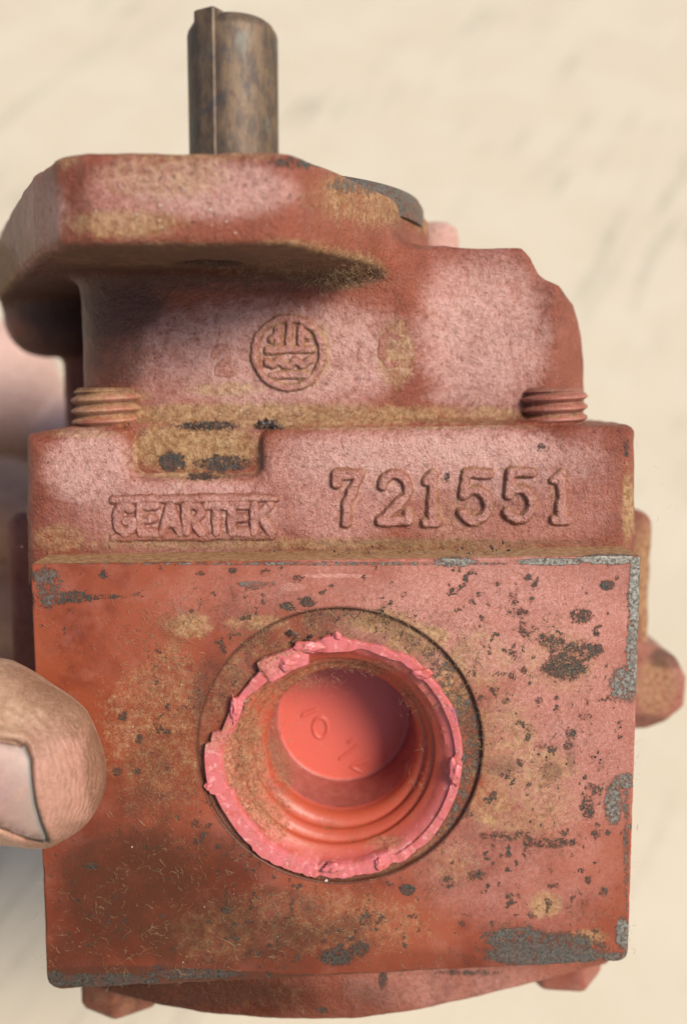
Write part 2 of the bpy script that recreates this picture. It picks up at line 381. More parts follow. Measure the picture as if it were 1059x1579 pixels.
at_c = {
    'worn_sheen': np.clip(blobs(V, [(430, 540, 260, 90, .46), (745, 520, 120, 130, .50), (330, 290, 140, 52, .46), (70, 330, 40, 60, .3), (740, 475, 50, 26, .6), (720, 612, 80, 16, .5)]) + .30 * (fbm(V, .13, 3, 33) - .5), 0, 1),  # sheen on flange, neck and lug painted as lighter blotches
    'pale': np.clip(blobs(V, [(200, 300, 70, 60, .7), (330, 295, 120, 46, .8), (260, 560, 60, 90, .55), (390, 570, 150, 100, .75), (530, 560, 70, 90, .8), (745, 510, 100, 130, .75), (60, 320, 40, 60, .35), (740, 480, 60, 40, 1.0), (500, 590, 40, 40, 1.0)]) + 0.25 * (noi - .5), 0, 1),  # front panels painted paler where they catch the sheen
    'dust': np.clip(blobs(V, [(190, 345, 110, 26, .62), (250, 270, 120, 45, .5), (430, 640, 320, 22, .72), (720, 640, 110, 18, .55), (610, 545, 35, 60, .58), (590, 300, 120, 60, .62), (350, 600, 70, 14, .6), (520, 415, 80, 35, .75), (450, 400, 90, 35, .7), (300, 395, 300, 22, .55), (5, 430, 30, 60, .8), (90, 245, 40, 18, .6), (300, 240, 160, 12, .5), (180, 610, 60, 16, .5), (670, 340, 40, 30, .7), (500, 545, 16, 60, .45), (300, 690, 120, 44, .8)]) + 0.30 * (noi - .5) + 0.1 * down, 0, 1),
    'grime_shade': np.clip(0.80 * down * sstep(ZB + 3, ZB - 1, V[:, 2]) + 0.55 * sstep(ZB - 12, ZB, V[:, 2]) * (V[:, 2] < ZB) * sstep(-24, -44, V[:, 0]) + blobs(V, [(150, 480, 120, 60, .7), (330, 408, 60, 24, .8), (180, 540, 60, 80, .6), (400, 440, 200, 16, .5)]) + .2 * (noi - .5), 0, 1),  # dirt plus painted shade below the flange and on the neck's left
    'chip': np.clip(blobs(V, [(265, 712, 24, 18, .72), (345, 715, 50, 14, .58), (310, 735, 30, 6, .7), (320, 656, 60, 8, .55), (418, 656, 16, 8, .7), (370, 226, 330, 7, .62), (470, 250, 60, 10, .55), (560, 285, 60, 16, .5)]) + 0.3 * (noi - .5), 0, 1),
    'bright': blobs(V, [(560, 285, 90, 26, .4)]),
}
fc = V[F].mean(1)
isf = fc[:, 2] > ZB - 1.2
v_, f_, a_ = submesh(V, F, isf, at_c); part('mounting_flange', v_, f_, M_CAST, a_)
v_, f_, a_ = submesh(V, F, ~isf, at_c); neck_o = part('front_cover', v_, f_, M_CAST, a_)

# --- pilot ring, small boss and shaft
def lathe(prof, cx, cy, n=96, fn=None):     # rings about a vertical axis; prof: (r, z)
    prof = np.asarray(prof, float); th = np.linspace(0, 2 * np.pi, n, endpoint=False)
    V = np.stack([cx + prof[:, 0:1] * np.cos(th), cy + prof[:, 0:1] * np.sin(th), np.repeat(prof[:, 1:2], n, 1)], -1)
    m = len(prof); i = np.arange(m - 1)[:, None] * n; j = np.arange(n)[None]; k = (j + 1) % n
    F = np.stack([i + j, i + k, i + n + k, i + n + j], -1).reshape(-1, 4)
    return V.reshape(-1, 3).astype(np.float32), F
SX = at(360, 150, 205)[0]; SY = 205.0
pz = ZT
pr = at(652, 320, 205)[0] - SX
V, F = lathe([(pr, pz - 3), (pr, pz + 0.6), (pr - 0.8, pz + 2.0), (pr - 3.0, pz + 2.2), (pr - 9, pz + 2.6), (pr - 10, pz + 1.2), (9, pz + 1.2)], SX, SY)
part('pilot_ring', V, F, M_FACE, {'chip': .62 + .5 * (fbm(V, .2, 3, 3) - .5), 'bright': np.full(len(V), .2), 'dust': .25 + .5 * (fbm(V, .12, 3, 6) - .5)})
c = at(672, 372, 222)
V, F = lathe([(0.02, c[2] + 4.0), (2.5, c[2] + 3.8), (4.4, c[2] + 2.6), (5.0, c[2] + 0.5), (5.2, c[2] - 8)], c[0], c[1], 32)
part('locating_boss', V, F, M_CAST, {'pale': np.full(len(V), .9), 'worn_sheen': np.full(len(V), .9), 'dust': np.full(len(V), .3)})
R = 66 * 205 / FPX * 1.0
ztop = at(365, 10, SY - R)[2]
V, F = lathe([(R, pz), (R, pz + 10), (R, ztop - 12), (R, ztop - 3), (R - 0.2, ztop - 2.2), (R - 1.0, ztop - 0.9), (R - 2.0, ztop - 0.2), (R - 3.0, ztop), (0.02, ztop)], SX, SY, 96)
shaft = part('drive_shaft', V, F, M_STEEL)
ka = math.radians(-90 - 31)                 # the key looks to the viewer's left
ku = np.array([math.cos(ka), math.sin(ka), 0]); kv = np.array([-ku[1], ku[0], 0])
def kbox(u0, u1, v0, v1, z0, z1, b=0.35):
    Vs = []
    outl = [(u0, v0), (u1 - b, v0), (u1, v0 + b), (u1, v1 - b), (u1 - b, v1), (u0, v1)]
    for z, s_ in ((z0, 0), (z1 - b, 0), (z1, b)):
        for u, v in outl:
            vv = v + (s_ if v < (v0 + v1) / 2 else -s_); uu = u - s_
            Vs.append(np.array([SX, SY, 0]) + ku * uu + kv * vv + np.array([0, 0, z]))
    Fs = []
    for k in range(2):
        for i in range(6): Fs.append((k * 6 + i, k * 6 + (i + 1) % 6, k * 6 + 6 + (i + 1) % 6, k * 6 + 6 + i))
    Fs += [(12, 13, 14, 15), (12, 15, 16, 17)]
    return np.array(Vs), np.array(Fs)
V, F = kbox(R - 3, R + 0.1, -2.6, 2.4, pz + 0.5, ztop + 0.3)
part('shaft_key', V, F, M_STEEL, parent=shaft, smooth=False)

# --- gear housing
YH = 175.0
gp = [at(x, y, YH)[[0, 2]] for x, y in ((37, 672), (104, 661), (420, 660), (700, 659), (976, 657), (983, 664), (984, 780), (984, 910), (38, 910), (36, 780))]
zb = at(500, 905, YH)[2]
lo = (gp[0][0] - 5, YH - 3, zb - 2); hi = (gp[5][0] + 5, 232, ZH + 5)
X, Y, Z, o_, n_ = grid(lo, hi, h)
gz = poly2(X, Z, gp)
D = extr(gz - 0.2, Y, YH, 228, 3.6)
nl, nr = at(200, 700, YH)[0], at(402, 700, YH)[0]; nz = at(300, 737, YH)[2]
notch = rbox(X, Y, Z, (nl, YH - 20, nz), (nr, YH + 3.6, nz + 40), 2.2)
D = smax(D, -notch, 4.0)
pts = np.stack(np.broadcast_arrays(X, Y, Z), -1); near = np.abs(D) < 1.6
D[near] += 0.55 * (fbm(pts[near], 0.30, 4, 45) - 0.5) + 0.14 * (vnoise(pts[near], 1.0, 48) - 0.5)
del pts
V, F = nets(D, o_, h); N = vnormals(V, F); px, py = proj(V); noi = fbm(V, 0.10, 4, 60)
inn = sstep(YH + 1.0, YH + 4.0, V[:, 1]) * (V[:, 0] > nl - 1) * (V[:, 0] < nr + 1) * (V[:, 2] > nz - 2)
at_h = {
    'pale': np.clip(blobs(V, [(140, 720, 70, 60, .95), (290, 790, 190, 80, .75), (550, 720, 170, 70, .85), (720, 700, 160, 50, .95), (780, 790, 180, 60, .55), (520, 780, 90, 70, .9), (900, 740, 60, 80, .35)]) + .3 * (noi - .5), 0, 1),  # housing sheen painted as pale colour
    'dust': np.clip(blobs(V, [(300, 705, 115, 42, .6), (250, 690, 50, 30, .55), (500, 838, 420, 10, .6), (300, 830, 180, 12, .4), (968, 780, 12, 70, .75), (500, 657, 400, 7, .55), (700, 800, 50, 40, .35), (90, 830, 50, 26, .45), (130, 668, 70, 10, .5), (860, 760, 14, 40, .5)]) + 0.25 * (noi - .5) + 0.45 * inn, 0, 1),
    'grime_shade': np.clip(blobs(V, [(300, 828, 130, 14, .5), (700, 836, 300, 8, .4), (340, 730, 60, 10, .5)]) + .2 * (noi - .5), 0, 1),
    'worn_sheen': np.clip(blobs(V, [(690, 715, 270, 62, .50), (140, 720, 80, 70, .46), (300, 785, 150, 50, .40), (730, 700, 100, 24, .62), (560, 712, 60, 30, .55)]) + .34 * (fbm(V, .13, 3, 34) - .5), 0, 1),  # highlights around the digits painted as whitish patches
    'chip': np.clip(blobs(V, [(265, 712, 24, 18, .68), (340, 715, 50, 16, .5), (310, 735, 30, 7, .6), (418, 656, 16, 9, .7), (300, 657, 60, 7, .52), (690, 735, 8, 8, .6), (835, 690, 12, 8, .6), (965, 690, 8, 20, .5)]) + .25 * (noi - .5), 0, 1),
}
housing = part('gear_housing', V, F, M_CAST, at_h)

# --- raised lettering: soft cast strokes, each its own small piece
def seg_dist(U, W, strokes):
    d = np.full(U.shape, 1e9)
    for st in strokes:
        for a, b in zip(st[:-1], st[1:]):
            a = np.array(a, float); b = np.array(b, float); e = b - a
            t = np.clip(((U - a[0]) * e[0] + (W - a[1]) * e[1]) / max(e @ e, 1e-9), 0, 1)
            d = np.minimum(d, np.hypot(U - a[0] - e[0] * t, W - a[1] - e[1] * t))
    return d
def arc(cx, cy, rx, ry, a0, a1, n=12):
    return [(cx + rx * math.cos(math.radians(a0 + (a1 - a0) * i / n)), cy + ry * math.sin(math.radians(a0 + (a1 - a0) * i / n))) for i in range(n + 1)]
GL = {
    '7': [[(0.05, .8), (.05, 1), (.95, 1), (.5, .45), (.42, 0)], [(.05, .98), (.9, .98)]],
    '2': [arc(.5, .70, .42, .30, 170, -40) + [(.05, .04)], [(.05, .03), (.95, .03), (.95, .2)]],
    '1': [[(.5, 1), (.5, 0)], [(.2, .86), (.5, 1)], [(.2, 0), (.8, 0)]],
    '5': [[(.88, 1), (.2, 1), (.14, .55)], arc(.48, .33, .42, .33, 140, -150)],
    'G': [arc(.5, .5, .45, .5, 50, 330) + [(.92, .42), (.55, .42)]],
    'E': [[(.9, 1), (.1, 1), (.1, 0), (.9, 0)], [(.1, .5), (.75, .5)]],
    'A': [[(.02, 0), (.5, 1), (.98, 0)], [(.22, .35), (.78, .35)]],
    'R': [[(.1, 0), (.1, 1), (.6, 1), (.88, .85), (.88, .65), (.6, .48), (.1, .48)], [(.5, .48), (.95, 0)]],
    'T': [[(0, 1), (1, 1)], [(.5, 1), (.5, 0)]],
    'K': [[(.1, 0), (.1, 1)], [(.95, 1), (.12, .45)], [(.4, .62), (.98, 0)]],
}
def emboss(name, strokes, Ys, hgt, w, soft, parent, seed, paint, lay=0.0):
    """strokes in (x, z) millimetres on the plane y = Ys; grows a soft raised bead towards the viewer"""
    P = np.array([p for st in strokes for p in st]); m = w + soft + .4; st_ = 0.16
    us = np.arange(P[:, 0].min() - m, P[:, 0].max() + m, st_); ws = np.arange(P[:, 1].min() - m, P[:, 1].max() + m, st_)
    U, W = np.meshgrid(us, ws, indexing='ij')
    q = np.stack([U, 0 * U + Ys, W], -1)
    d = seg_dist(U + .5 * (fbm(q, .5, 3, seed) - .5), W + .5 * (fbm(q, .5, 3, seed + 9) - .5), strokes) + .5 * (fbm(q, .7, 3, seed + 4) - .5)
    t = np.clip((d - w / 2) / soft, 0, 1); prof = 1 - t * t * (3 - 2 * t)
    H = prof * hgt * (0.85 + .4 * (fbm(q, .25, 2, seed + 2) - .5)) - 0.35 * t + 0.10 * (vnoise(q, 1.0, seed) - .5)
    V = np.stack([U, Ys - H + lay, W], -1).reshape(-1, 3)
    n0, n1 = U.shape; i = np.arange(n0 - 1)[:, None] * n1 + np.arange(n1 - 1)[None]
    F = np.stack([i, i + n1, i + n1 + 1, i + 1], -1).reshape(-1, 4)
    keep = (t.ravel()[F].min(1) < .999)
    e = t.ravel() * 0 + 4 * t.ravel() * (1 - t.ravel())
    A = {'dust': np.clip(.55 * e * paint[1] + .22 * (fbm(V, .3, 3, 4)), 0, 1), 'grime_shade': np.clip(.42 * e * paint[2], 0, 1),
         'pale': np.clip(paint[0] * (1 - .6 * e) + .4 * (fbm(V, .3, 3, 9) - .5), 0, 1), 'chip': 0 * e}
    v_, f_, a_ = submesh(V.astype(np.float32), F, keep, A)
    return part(name, v_, f_, M_CAST, a_, parent)
def glyph(ch, x0, x1, y0, y1, Y):           # place a stroke glyph between photo bounds on plane Y
    a = at(x0, y1, Y); b = at(x1, y0, Y)
    return [[(a[0] + (b[0] - a[0]) * u, a[2] + (b[2] - a[2]) * v) for u, v in st] for st in GL[ch]]
for ch, x0, x1, y0, y1 in (('7', 517, 556, 731, 805), ('2', 585, 632, 731, 805), ('1', 650, 682, 731, 805), ('5', 706, 758, 730, 803), ('5', 776, 824, 729, 801), ('1', 846, 882, 729, 801)):
    o = emboss('digit', glyph(ch, x0, x1, y0, y1, YH), YH, 1.2, 1.0, 0.9, housing, int(x0), (.8, .7, .6)); o['label'] = 'raised cast digit %s' % ch
for i, ch in enumerate('GEARTEK'):
    x0 = 180 + i * 35.0
    o = emboss('letter', glyph(ch, x0, x0 + 28, 780 - i * .3, 822 - i * .3, YH), YH, 1.05, 1.0, 1.0, housing, 100 + i, (.85, .3, .55), .12); o['label'] = 'raised weathered letter %s' % ch
a, b = at(176, 771, YH), at(424, 768, YH)
emboss('overline', [[(a[0], a[2]), (b[0], b[2])]], YH, 0.8, 0.7, 1.0, housing, 140, (.8, .2, .9))
a, b = at(176, 829, YH), at(420, 826, YH)
emboss('underline', [[(a[0], a[2]), (b[0], b[2])]], YH, 0.5, 0.6, 1.1, housing, 141, (.5, .4, 1.2))
# emblem and cast marks on the neck
ec = at(445, 545, YN); er = 52 * YN / FPX
def E(*p): return [(ec[0] + er * u, ec[2] + er * v) for u, v in p]
emb = [E(*arc(0, 0, 1, 1, 0, 360, 40)), E((.02, .93), (.02, .22)), E((.36, .72), (.36, .3)), E((-.32, .72), (-.32, .3)), E((.36, .62), (.56, .5)), E((-.32, .55), (-.5, .42)),
       E((-.62, .10), (.66, .12)), E((-.62, -.28), (-.45, -.36), (-.3, -.22), (-.12, -.36), (.05, -.36), (.2, -.2), (.4, -.34), (.62, -.2)), E((-.5, -.64), (.5, -.62))]
o = emboss('emblem', emb, YN, 0.9, 0.72, 0.8, neck_o, 200, (.85, .9, .3)); o['label'] = 'round raised foundry emblem with gear teeth'
a = [(at(x, y, YN)[0], at(x, y, YN)[2]) for x, y in ((330, 548), (338, 536), (350, 538), (352, 550), (340, 566), (332, 576), (357, 577))]
emboss('numeral', [a], YN, 0.28, 0.5, 1.3, neck_o, 210, (.8, .4, .2), .1)
a = [(at(x, y, YN)[0], at(x, y, YN)[2]) for x, y in ((612, 520), (600, 512), (589, 522), (588, 550), (596, 564), (611, 560))]
emboss('numeral', [a], YN, 0.35, 0.5, 1.2, neck_o, 215, (.5, .9, .1), .1)

# --- port block: machined face worked as one dense sheet round the port
YF = 165.0
pc = at(516, 1171, YF)
RC = at(524, 1153, YF); RR = 227.0 * (YF / FPX) * 1.005
corners = [(at(47, 870, YF), .5), (at(988, 856, YF), .5), (at(968, 1482, YF), 2.2), (at(73, 1527, YF), 3.0)]
outl = []
for i in range(4):
    p, r = corners[i]; a = corners[i - 1][0]; b = corners[(i + 1) % 4][0]
    p2, a2, b2 = p[[0, 2]], a[[0, 2]], b[[0, 2]]
    ua = (a2 - p2) / np.linalg.norm(a2 - p2); ub = (b2 - p2) / np.linalg.norm(b2 - p2)
    for t in np.linspace(0, 1, 7):
        outl.append((1 - t) ** 2 * (p2 + ua * r) + 2 * t * (1 - t) * p2 + t * t * (p2 + ub * r))
outl = np.array(outl)
nT = 900
per = np.vstack([outl, outl[:1]]); sl = np.linalg.norm(np.diff(per, axis=0), axis=1); cs = np.concatenate([[0], np.cumsum(sl)])
want = np.sort(np.concatenate([cs[:-1], np.linspace(0, cs[-1], nT - len(outl), endpoint=False) + 0.013]))
OB = np.stack([np.interp(want, cs, per[:, k]) for k in (0, 1)], 1)
nT = len(OB)
c2 = RC[[0, 2]]
ang = np.arctan2(OB[:, 1] - c2[1], OB[:, 0] - c2[0]); CB = c2 + RR * np.stack([np.cos(ang), np.sin(ang)], 1)
inward = c2 - OB; inward /= np.linalg.norm(inward, axis=1, keepdims=True)
rows = []
def row(xz, y): rows.append(np.stack([xz[:, 0], np.broadcast_to(y, (len(xz),)), xz[:, 1]], 1))
unit = np.stack([np.cos(ang), np.sin(ang)], 1)
HOLE = 19.9
pc2 = pc[[0, 2]]
for y in (24.0, 12.0, 3.0, 1.0): row(pc2 + HOLE * unit, YF + y)
for r in np.linspace(0, 1, 16): row((1 - r) * (pc2 + HOLE * unit) + r * (c2 + (RR - 0.25) * unit), YF + 0.9)
row(c2 + (RR - 0.02) * unit, YF + 0.75); row(c2 + RR * unit, YF + 0.25)
nface = len(rows)
bev = 0.35
OBi = OB + inward * bev
NR = 210
for t in np.linspace(0, 1, NR): row((1 - t) * (c2 + (RR + 0.12) * unit) + t * OBi, YF)
nfe = len(rows)
row(OB + inward * 0.10, YF + 0.12); row(OB, YF + 0.38)
for y in np.linspace(YF + 1.0, 200, 60): row(OB, y)
V = np.concatenate(rows).astype(np.float32); m = len(rows)
i = np.arange(m - 1)[:, None] * nT; j = np.arange(nT)[None]; k = (j + 1) % nT
F = np.stack([i + j, i + nT + j, i + nT + k, i + k], -1).reshape(-1, 4)
rowi = np.repeat(np.arange(m), nT)
front = (rowi >= nface) & (rowi < nfe)
px, py = proj(V)
wob = 0.10 * (fbm(V, .12, 3, 80) - .5) * front + 0.05 * (fbm(V, .8, 3, 81) - .5) * (rowi < nface - 2)
V[:, 1] += wob
# chips along the machined edges eat into the outline
ed = (rowi >= nfe - 1) & (rowi < nfe + 2)
bite = np.clip(fbm(V, .35, 4, 83) - .50, 0, 1) * 1.6
V[ed, 1] += bite[ed]
n_lo, n_mid, n_hi = fbm(V, .06, 4, 90), fbm(V, .22, 5, 91), fbm(V, .7, 4, 92)
spot = rowi < nface
topf = (rowi >= nfe + 1) & (py < 900) & (V[:, 2] > at(500, 880, YF)[2])
chip_l = [(150, 1512, 110, 13, 1.0), (300, 1502, 90, 10, .9), (85, 1510, 20, 16, 1.0), (70, 890, 26, 18, .78), (75, 920, 22, 22, .70), (105, 922, 50, 12, .72), (150, 920, 60, 5, .55), (160, 885, 8, 9, .7), (310, 884, 8, 5, .75), (358, 880, 7, 6, .7), (410, 884, 10, 8, .5), (395, 903, 22, 8, .55),
          (445, 935, 14, 9, .75), (475, 928, 12, 10, .78), (870, 1030, 40, 22, .80), (885, 1005, 50, 20, .62), (850, 990, 24, 14, .62), (895, 950, 22, 15, .66), (915, 1002, 18, 14, .7), (835, 985, 14, 10, .6), (800, 945, 22, 12, .52), (810, 970, 24, 14, .52),
          (935, 902, 14, 9, .8), (790, 925, 10, 16, .5), (628, 1372, 14, 11, .85), (520, 1475, 34, 17, .82), (555, 1462, 16, 16, .75), (350, 1402, 14, 8, .75), (395, 1470, 18, 8, .6), (300, 1270, 16, 8, .4), (140, 1335, 14, 7, .8),
          (640, 1500, 40, 7, .5), (770, 1290, 40, 10, .5), (850, 1300, 50, 10, .6), (925, 1285, 20, 9, .5), (905, 1245, 14, 20, .6), (930, 1375, 9, 9, .7), (735, 1350, 18, 10, .6), (690, 1360, 14, 12, .55),
          (180, 1190, 12, 8, .6), (190, 1105, 9, 9, .65), (215, 1140, 8, 10, .6), (210, 1190, 9, 6, .6), (590, 1515, 8, 18, .6), (575, 1415, 30, 12, .5), (850, 1155, 8, 7, .7), (875, 1150, 9, 8, .7), (835, 1150, 8, 7, .6), (780, 1080, 9, 7, .6), (830, 1080, 8, 7, .6), (900, 1105, 14, 6, .6), (715, 1255, 20, 9, .5)]
brt_l = [(980, 920, 14, 70, .95), (940, 862, 60, 9, .95), (700, 866, 40, 9, .75), (850, 866, 60, 7, .8), (975, 1010, 12, 80, .75), (960, 1055, 24, 30, .7), (985, 1100, 6, 90, .55), (945, 1240, 16, 36, .70), (962, 1205, 22, 16, .66), (840, 1472, 110, 22, .80), (800, 1450, 60, 26, .72), (870, 1455, 60, 22, .66), (960, 1440, 14, 30, .8), (945, 1476, 26, 9, .7), (965, 1300, 6, 120, .45), (48, 1000, 4, 140, .45), (500, 869, 430, 3.5, .55), (75, 905, 26, 34, .45), (395, 901, 40, 6, .5)]
sc_speck = sstep(.58, .68, n_hi) * sstep(.42, .60, n_mid) * sstep(560, 700, px) * front
chip = np.maximum(blobs(V, chip_l) + .18 * (n_mid - .5), np.maximum(blobs(V, brt_l), .62 * sc_speck))
chip = np.maximum(chip, .66 * sstep(.60, .68, n_hi) * sstep(.44, .56, n_mid) * front * sstep(140, 260, px))
chip = np.maximum(chip, .60 * sstep(.60, .72, n_hi) * sstep(.47, .62, n_lo) * front)
chip[spot] = np.maximum(.20 + .5 * (n_mid[spot] - .5) + .35 * sstep(600, 720, px[spot]), 0)
bright = np.maximum(blobs(V, brt_l), .25 * spot * sstep(560, 740, px))
bright *= 1 - .8 * blobs(V, [(835, 1465, 130, 50, 1), (75, 905, 60, 50, .6)])
dust = blobs(V, [(250, 1130, 110, 140, .36), (480, 1420, 220, 60, .34), (295, 965, 40, 24, .58), (270, 1010, 30, 30, .4), (780, 1150, 60, 90, .46), (740, 1020, 60, 60, .42), (830, 1185, 70, 40, .50), (840, 1395, 30, 24, .62), (755, 1265, 14, 10, .7), (860, 1020, 70, 60, .40), (330, 1440, 80, 50, .40), (800, 1240, 110, 60, .44), (905, 1445, 36, 14, .6), (700, 1330, 50, 40, .35), (590, 960, 60, 22, .7), (640, 985, 60, 30, .72), (700, 1060, 30, 70, .66), (400, 960, 60, 14, .5)]) + .28 * (n_mid - .5)
dust = np.where(spot, np.maximum(dust, .34 + .6 * (n_mid - .5)), dust)
dust = np.where(topf, .78 + .3 * (n_mid - .5), dust)
grime_shade = blobs(V, [(240, 1200, 90, 60, .42), (300, 1330, 130, 60, .46), (200, 1360, 130, 120, .66), (330, 1440, 200, 70, .62), (220, 1250, 60, 60, .5), (420, 1400, 110, 40, .5), (190, 1510, 190, 24, 1.0), (420, 1440, 120, 70, .45), (540, 1440, 60, 40, .45), (340, 1508, 160, 13, .9), (120, 1470, 60, 50, .48), (560, 1504, 90, 6, .7), (245, 1150, 40, 40, .42), (330, 1090, 40, 110, .62), (770, 1180, 40, 20, .45), (850, 1190, 20, 20, .55), (880, 1160, 10, 40, .45)]) + .45 * (n_mid - .5)  # stains; the lower-left ones also darken the face for shade
grime_shade = np.where(spot, .44 + .5 * (n_mid - .5) - .22 * sstep(620, 720, px) * sstep(1150, 1000, py), grime_shade)
ringd = np.abs(np.hypot(V[:, 0] - c2[0], V[:, 2] - c2[1]) - RR)
grime_shade = np.maximum(grime_shade, .75 * sstep(.8, .1, ringd))
pale = blobs(V, [(770, 950, 260, 120, .78), (880, 1120, 140, 190, .66), (800, 1330, 170, 110, .38), (560, 900, 240, 50, .42), (900, 900, 120, 60, .5), (350, 920, 120, 60, .25), (450, 905, 26, 8, .8), (520, 888, 70, 4, .9)]) + .25 * (n_lo - .5)  # upper-right sheen of the face painted in
shade_oil = np.clip(blobs(V, [(230, 1390, 190, 130, .70), (110, 1460, 120, 90, .6), (430, 1470, 190, 70, .5), (250, 1180, 70, 120, .35), (640, 1490, 150, 30, .4), (150, 1240, 60, 90, .4)]) + .35 * (n_lo - .5), 0, 1) * (rowi >= nface)  # lower-left shade painted as a dark film, only partly oily dirt
block = part('port_block', V, F, M_FACE, {'shade_oil': shade_oil, 'chip': np.clip(np.maximum(chip * .80, .93 * blobs(V, brt_l) + .15 * (n_mid - .5)), 0, 1), 'bright': np.clip(bright, 0, 1), 'dust': np.clip(dust, 0, 1), 'grime_shade': np.clip(grime_shade, 0, 1), 'pale': np.clip(pale, 0, 1)})

# --- rear body, side lug, end cover
def sdf_part(name, fn, lo, hi, h, seed, dirt, parent=pump, amp=.5):
    X, Y, Z, o_, n_ = grid(lo, hi, h); D = fn(X, Y, Z) + 0 * (X + Y + Z)
    pts = np.stack(np.broadcast_arrays(X, Y, Z), -1); near = np.abs(D) < 2
    D[near] += amp * (fbm(pts[near], .3, 4, seed) - .5)
    V, F = nets(D, o_, h); n1 = fbm(V, .1, 4, seed + 3)
    A = {k: np.clip(v + .35 * (n1 - .5), 0, 1) for k, v in dirt(V).items()}
    return part(name, V, F, M_CAST, A, parent)
rl, rr = at(14, 900, 210)[0], at(1001, 900, 210)[0]
rz1, rz0 = at(30, 788, 210)[2], at(500, 1108, 210)[2]
sdf_part('rear_body', lambda X, Y, Z: rbox(X, Y, Z, (rl, 208, rz0), (rr, 272, rz1), 3), (rl - 3, 204, rz0 - 3), (rr + 3, 276, rz1 + 3), 1.0, 300,
         lambda V: {'pale': .15 + 0 * V[:, 0], 'dust': blobs(V, [(995, 900, 30, 120, .65)]), 'grime_shade': .2 + 0 * V[:, 0]})
lc = at(995, 1062, 214)
def lug_fn(X, Y, Z):
    hexa = poly2(X, Z, [at(x, y, 209)[[0, 2]] for x, y in ((950, 985), (1003, 1000), (1036, 1017), (1050, 1044), (1047, 1084), (1021, 1106), (994, 1116), (950, 1120))])
    return extr(hexa - .8, Y, 207, 235, 2.0)
sdf_part('side_lug', lug_fn, (lc[0] - 10, 204, lc[2] - 12), (lc[0] + 12, 238, lc[2] + 14), .5, 310,
         lambda V: {'pale': .35 + 0 * V[:, 0], 'dust': blobs(V, [(1010, 1060, 40, 60, .6)]), 'grime_shade': blobs(V, [(1030, 1015, 40, 20, .7), (1000, 1110, 40, 12, .6)])})
zc = at(430, 1574, 169)[2]
ecp = [atz(x, y, zc)[:2] for x, y in ((118, 1517), (250, 1553), (330, 1566), (430, 1574), (545, 1573), (640, 1560), (800, 1524), (935, 1487))]
ecp = [(ecp[0][0], 250)] + [tuple(p) for p in ecp] + [(ecp[-1][0], 250)]
sdf_part('end_cover', lambda X, Y, Z: extr(poly2(X, Y, ecp) - .3, Z, zc, zc + 16, 1.0), (min(p[0] for p in ecp) - 3, 163, zc - 3), (max(p[0] for p in ecp) + 3, 253, zc + 18), .6, 320,
         lambda V: {'shade_oil': blobs(V, [(260, 1540, 300, 50, .8), (480, 1550, 160, 50, .45)]), 'pale': blobs(V, [(700, 1520, 200, 40, .4)]), 'dust': .1 + 0 * V[:, 0], 'grime_shade': blobs(V, [(250, 1530, 230, 30, .7), (560, 1530, 60, 30, .45)]), 'chip': blobs(V, [(590, 1512, 9, 16, .65), (500, 1558, 16, 7, .55), (720, 1500, 60, 6, .5)])})  # left end darkened to carry on the painted shade

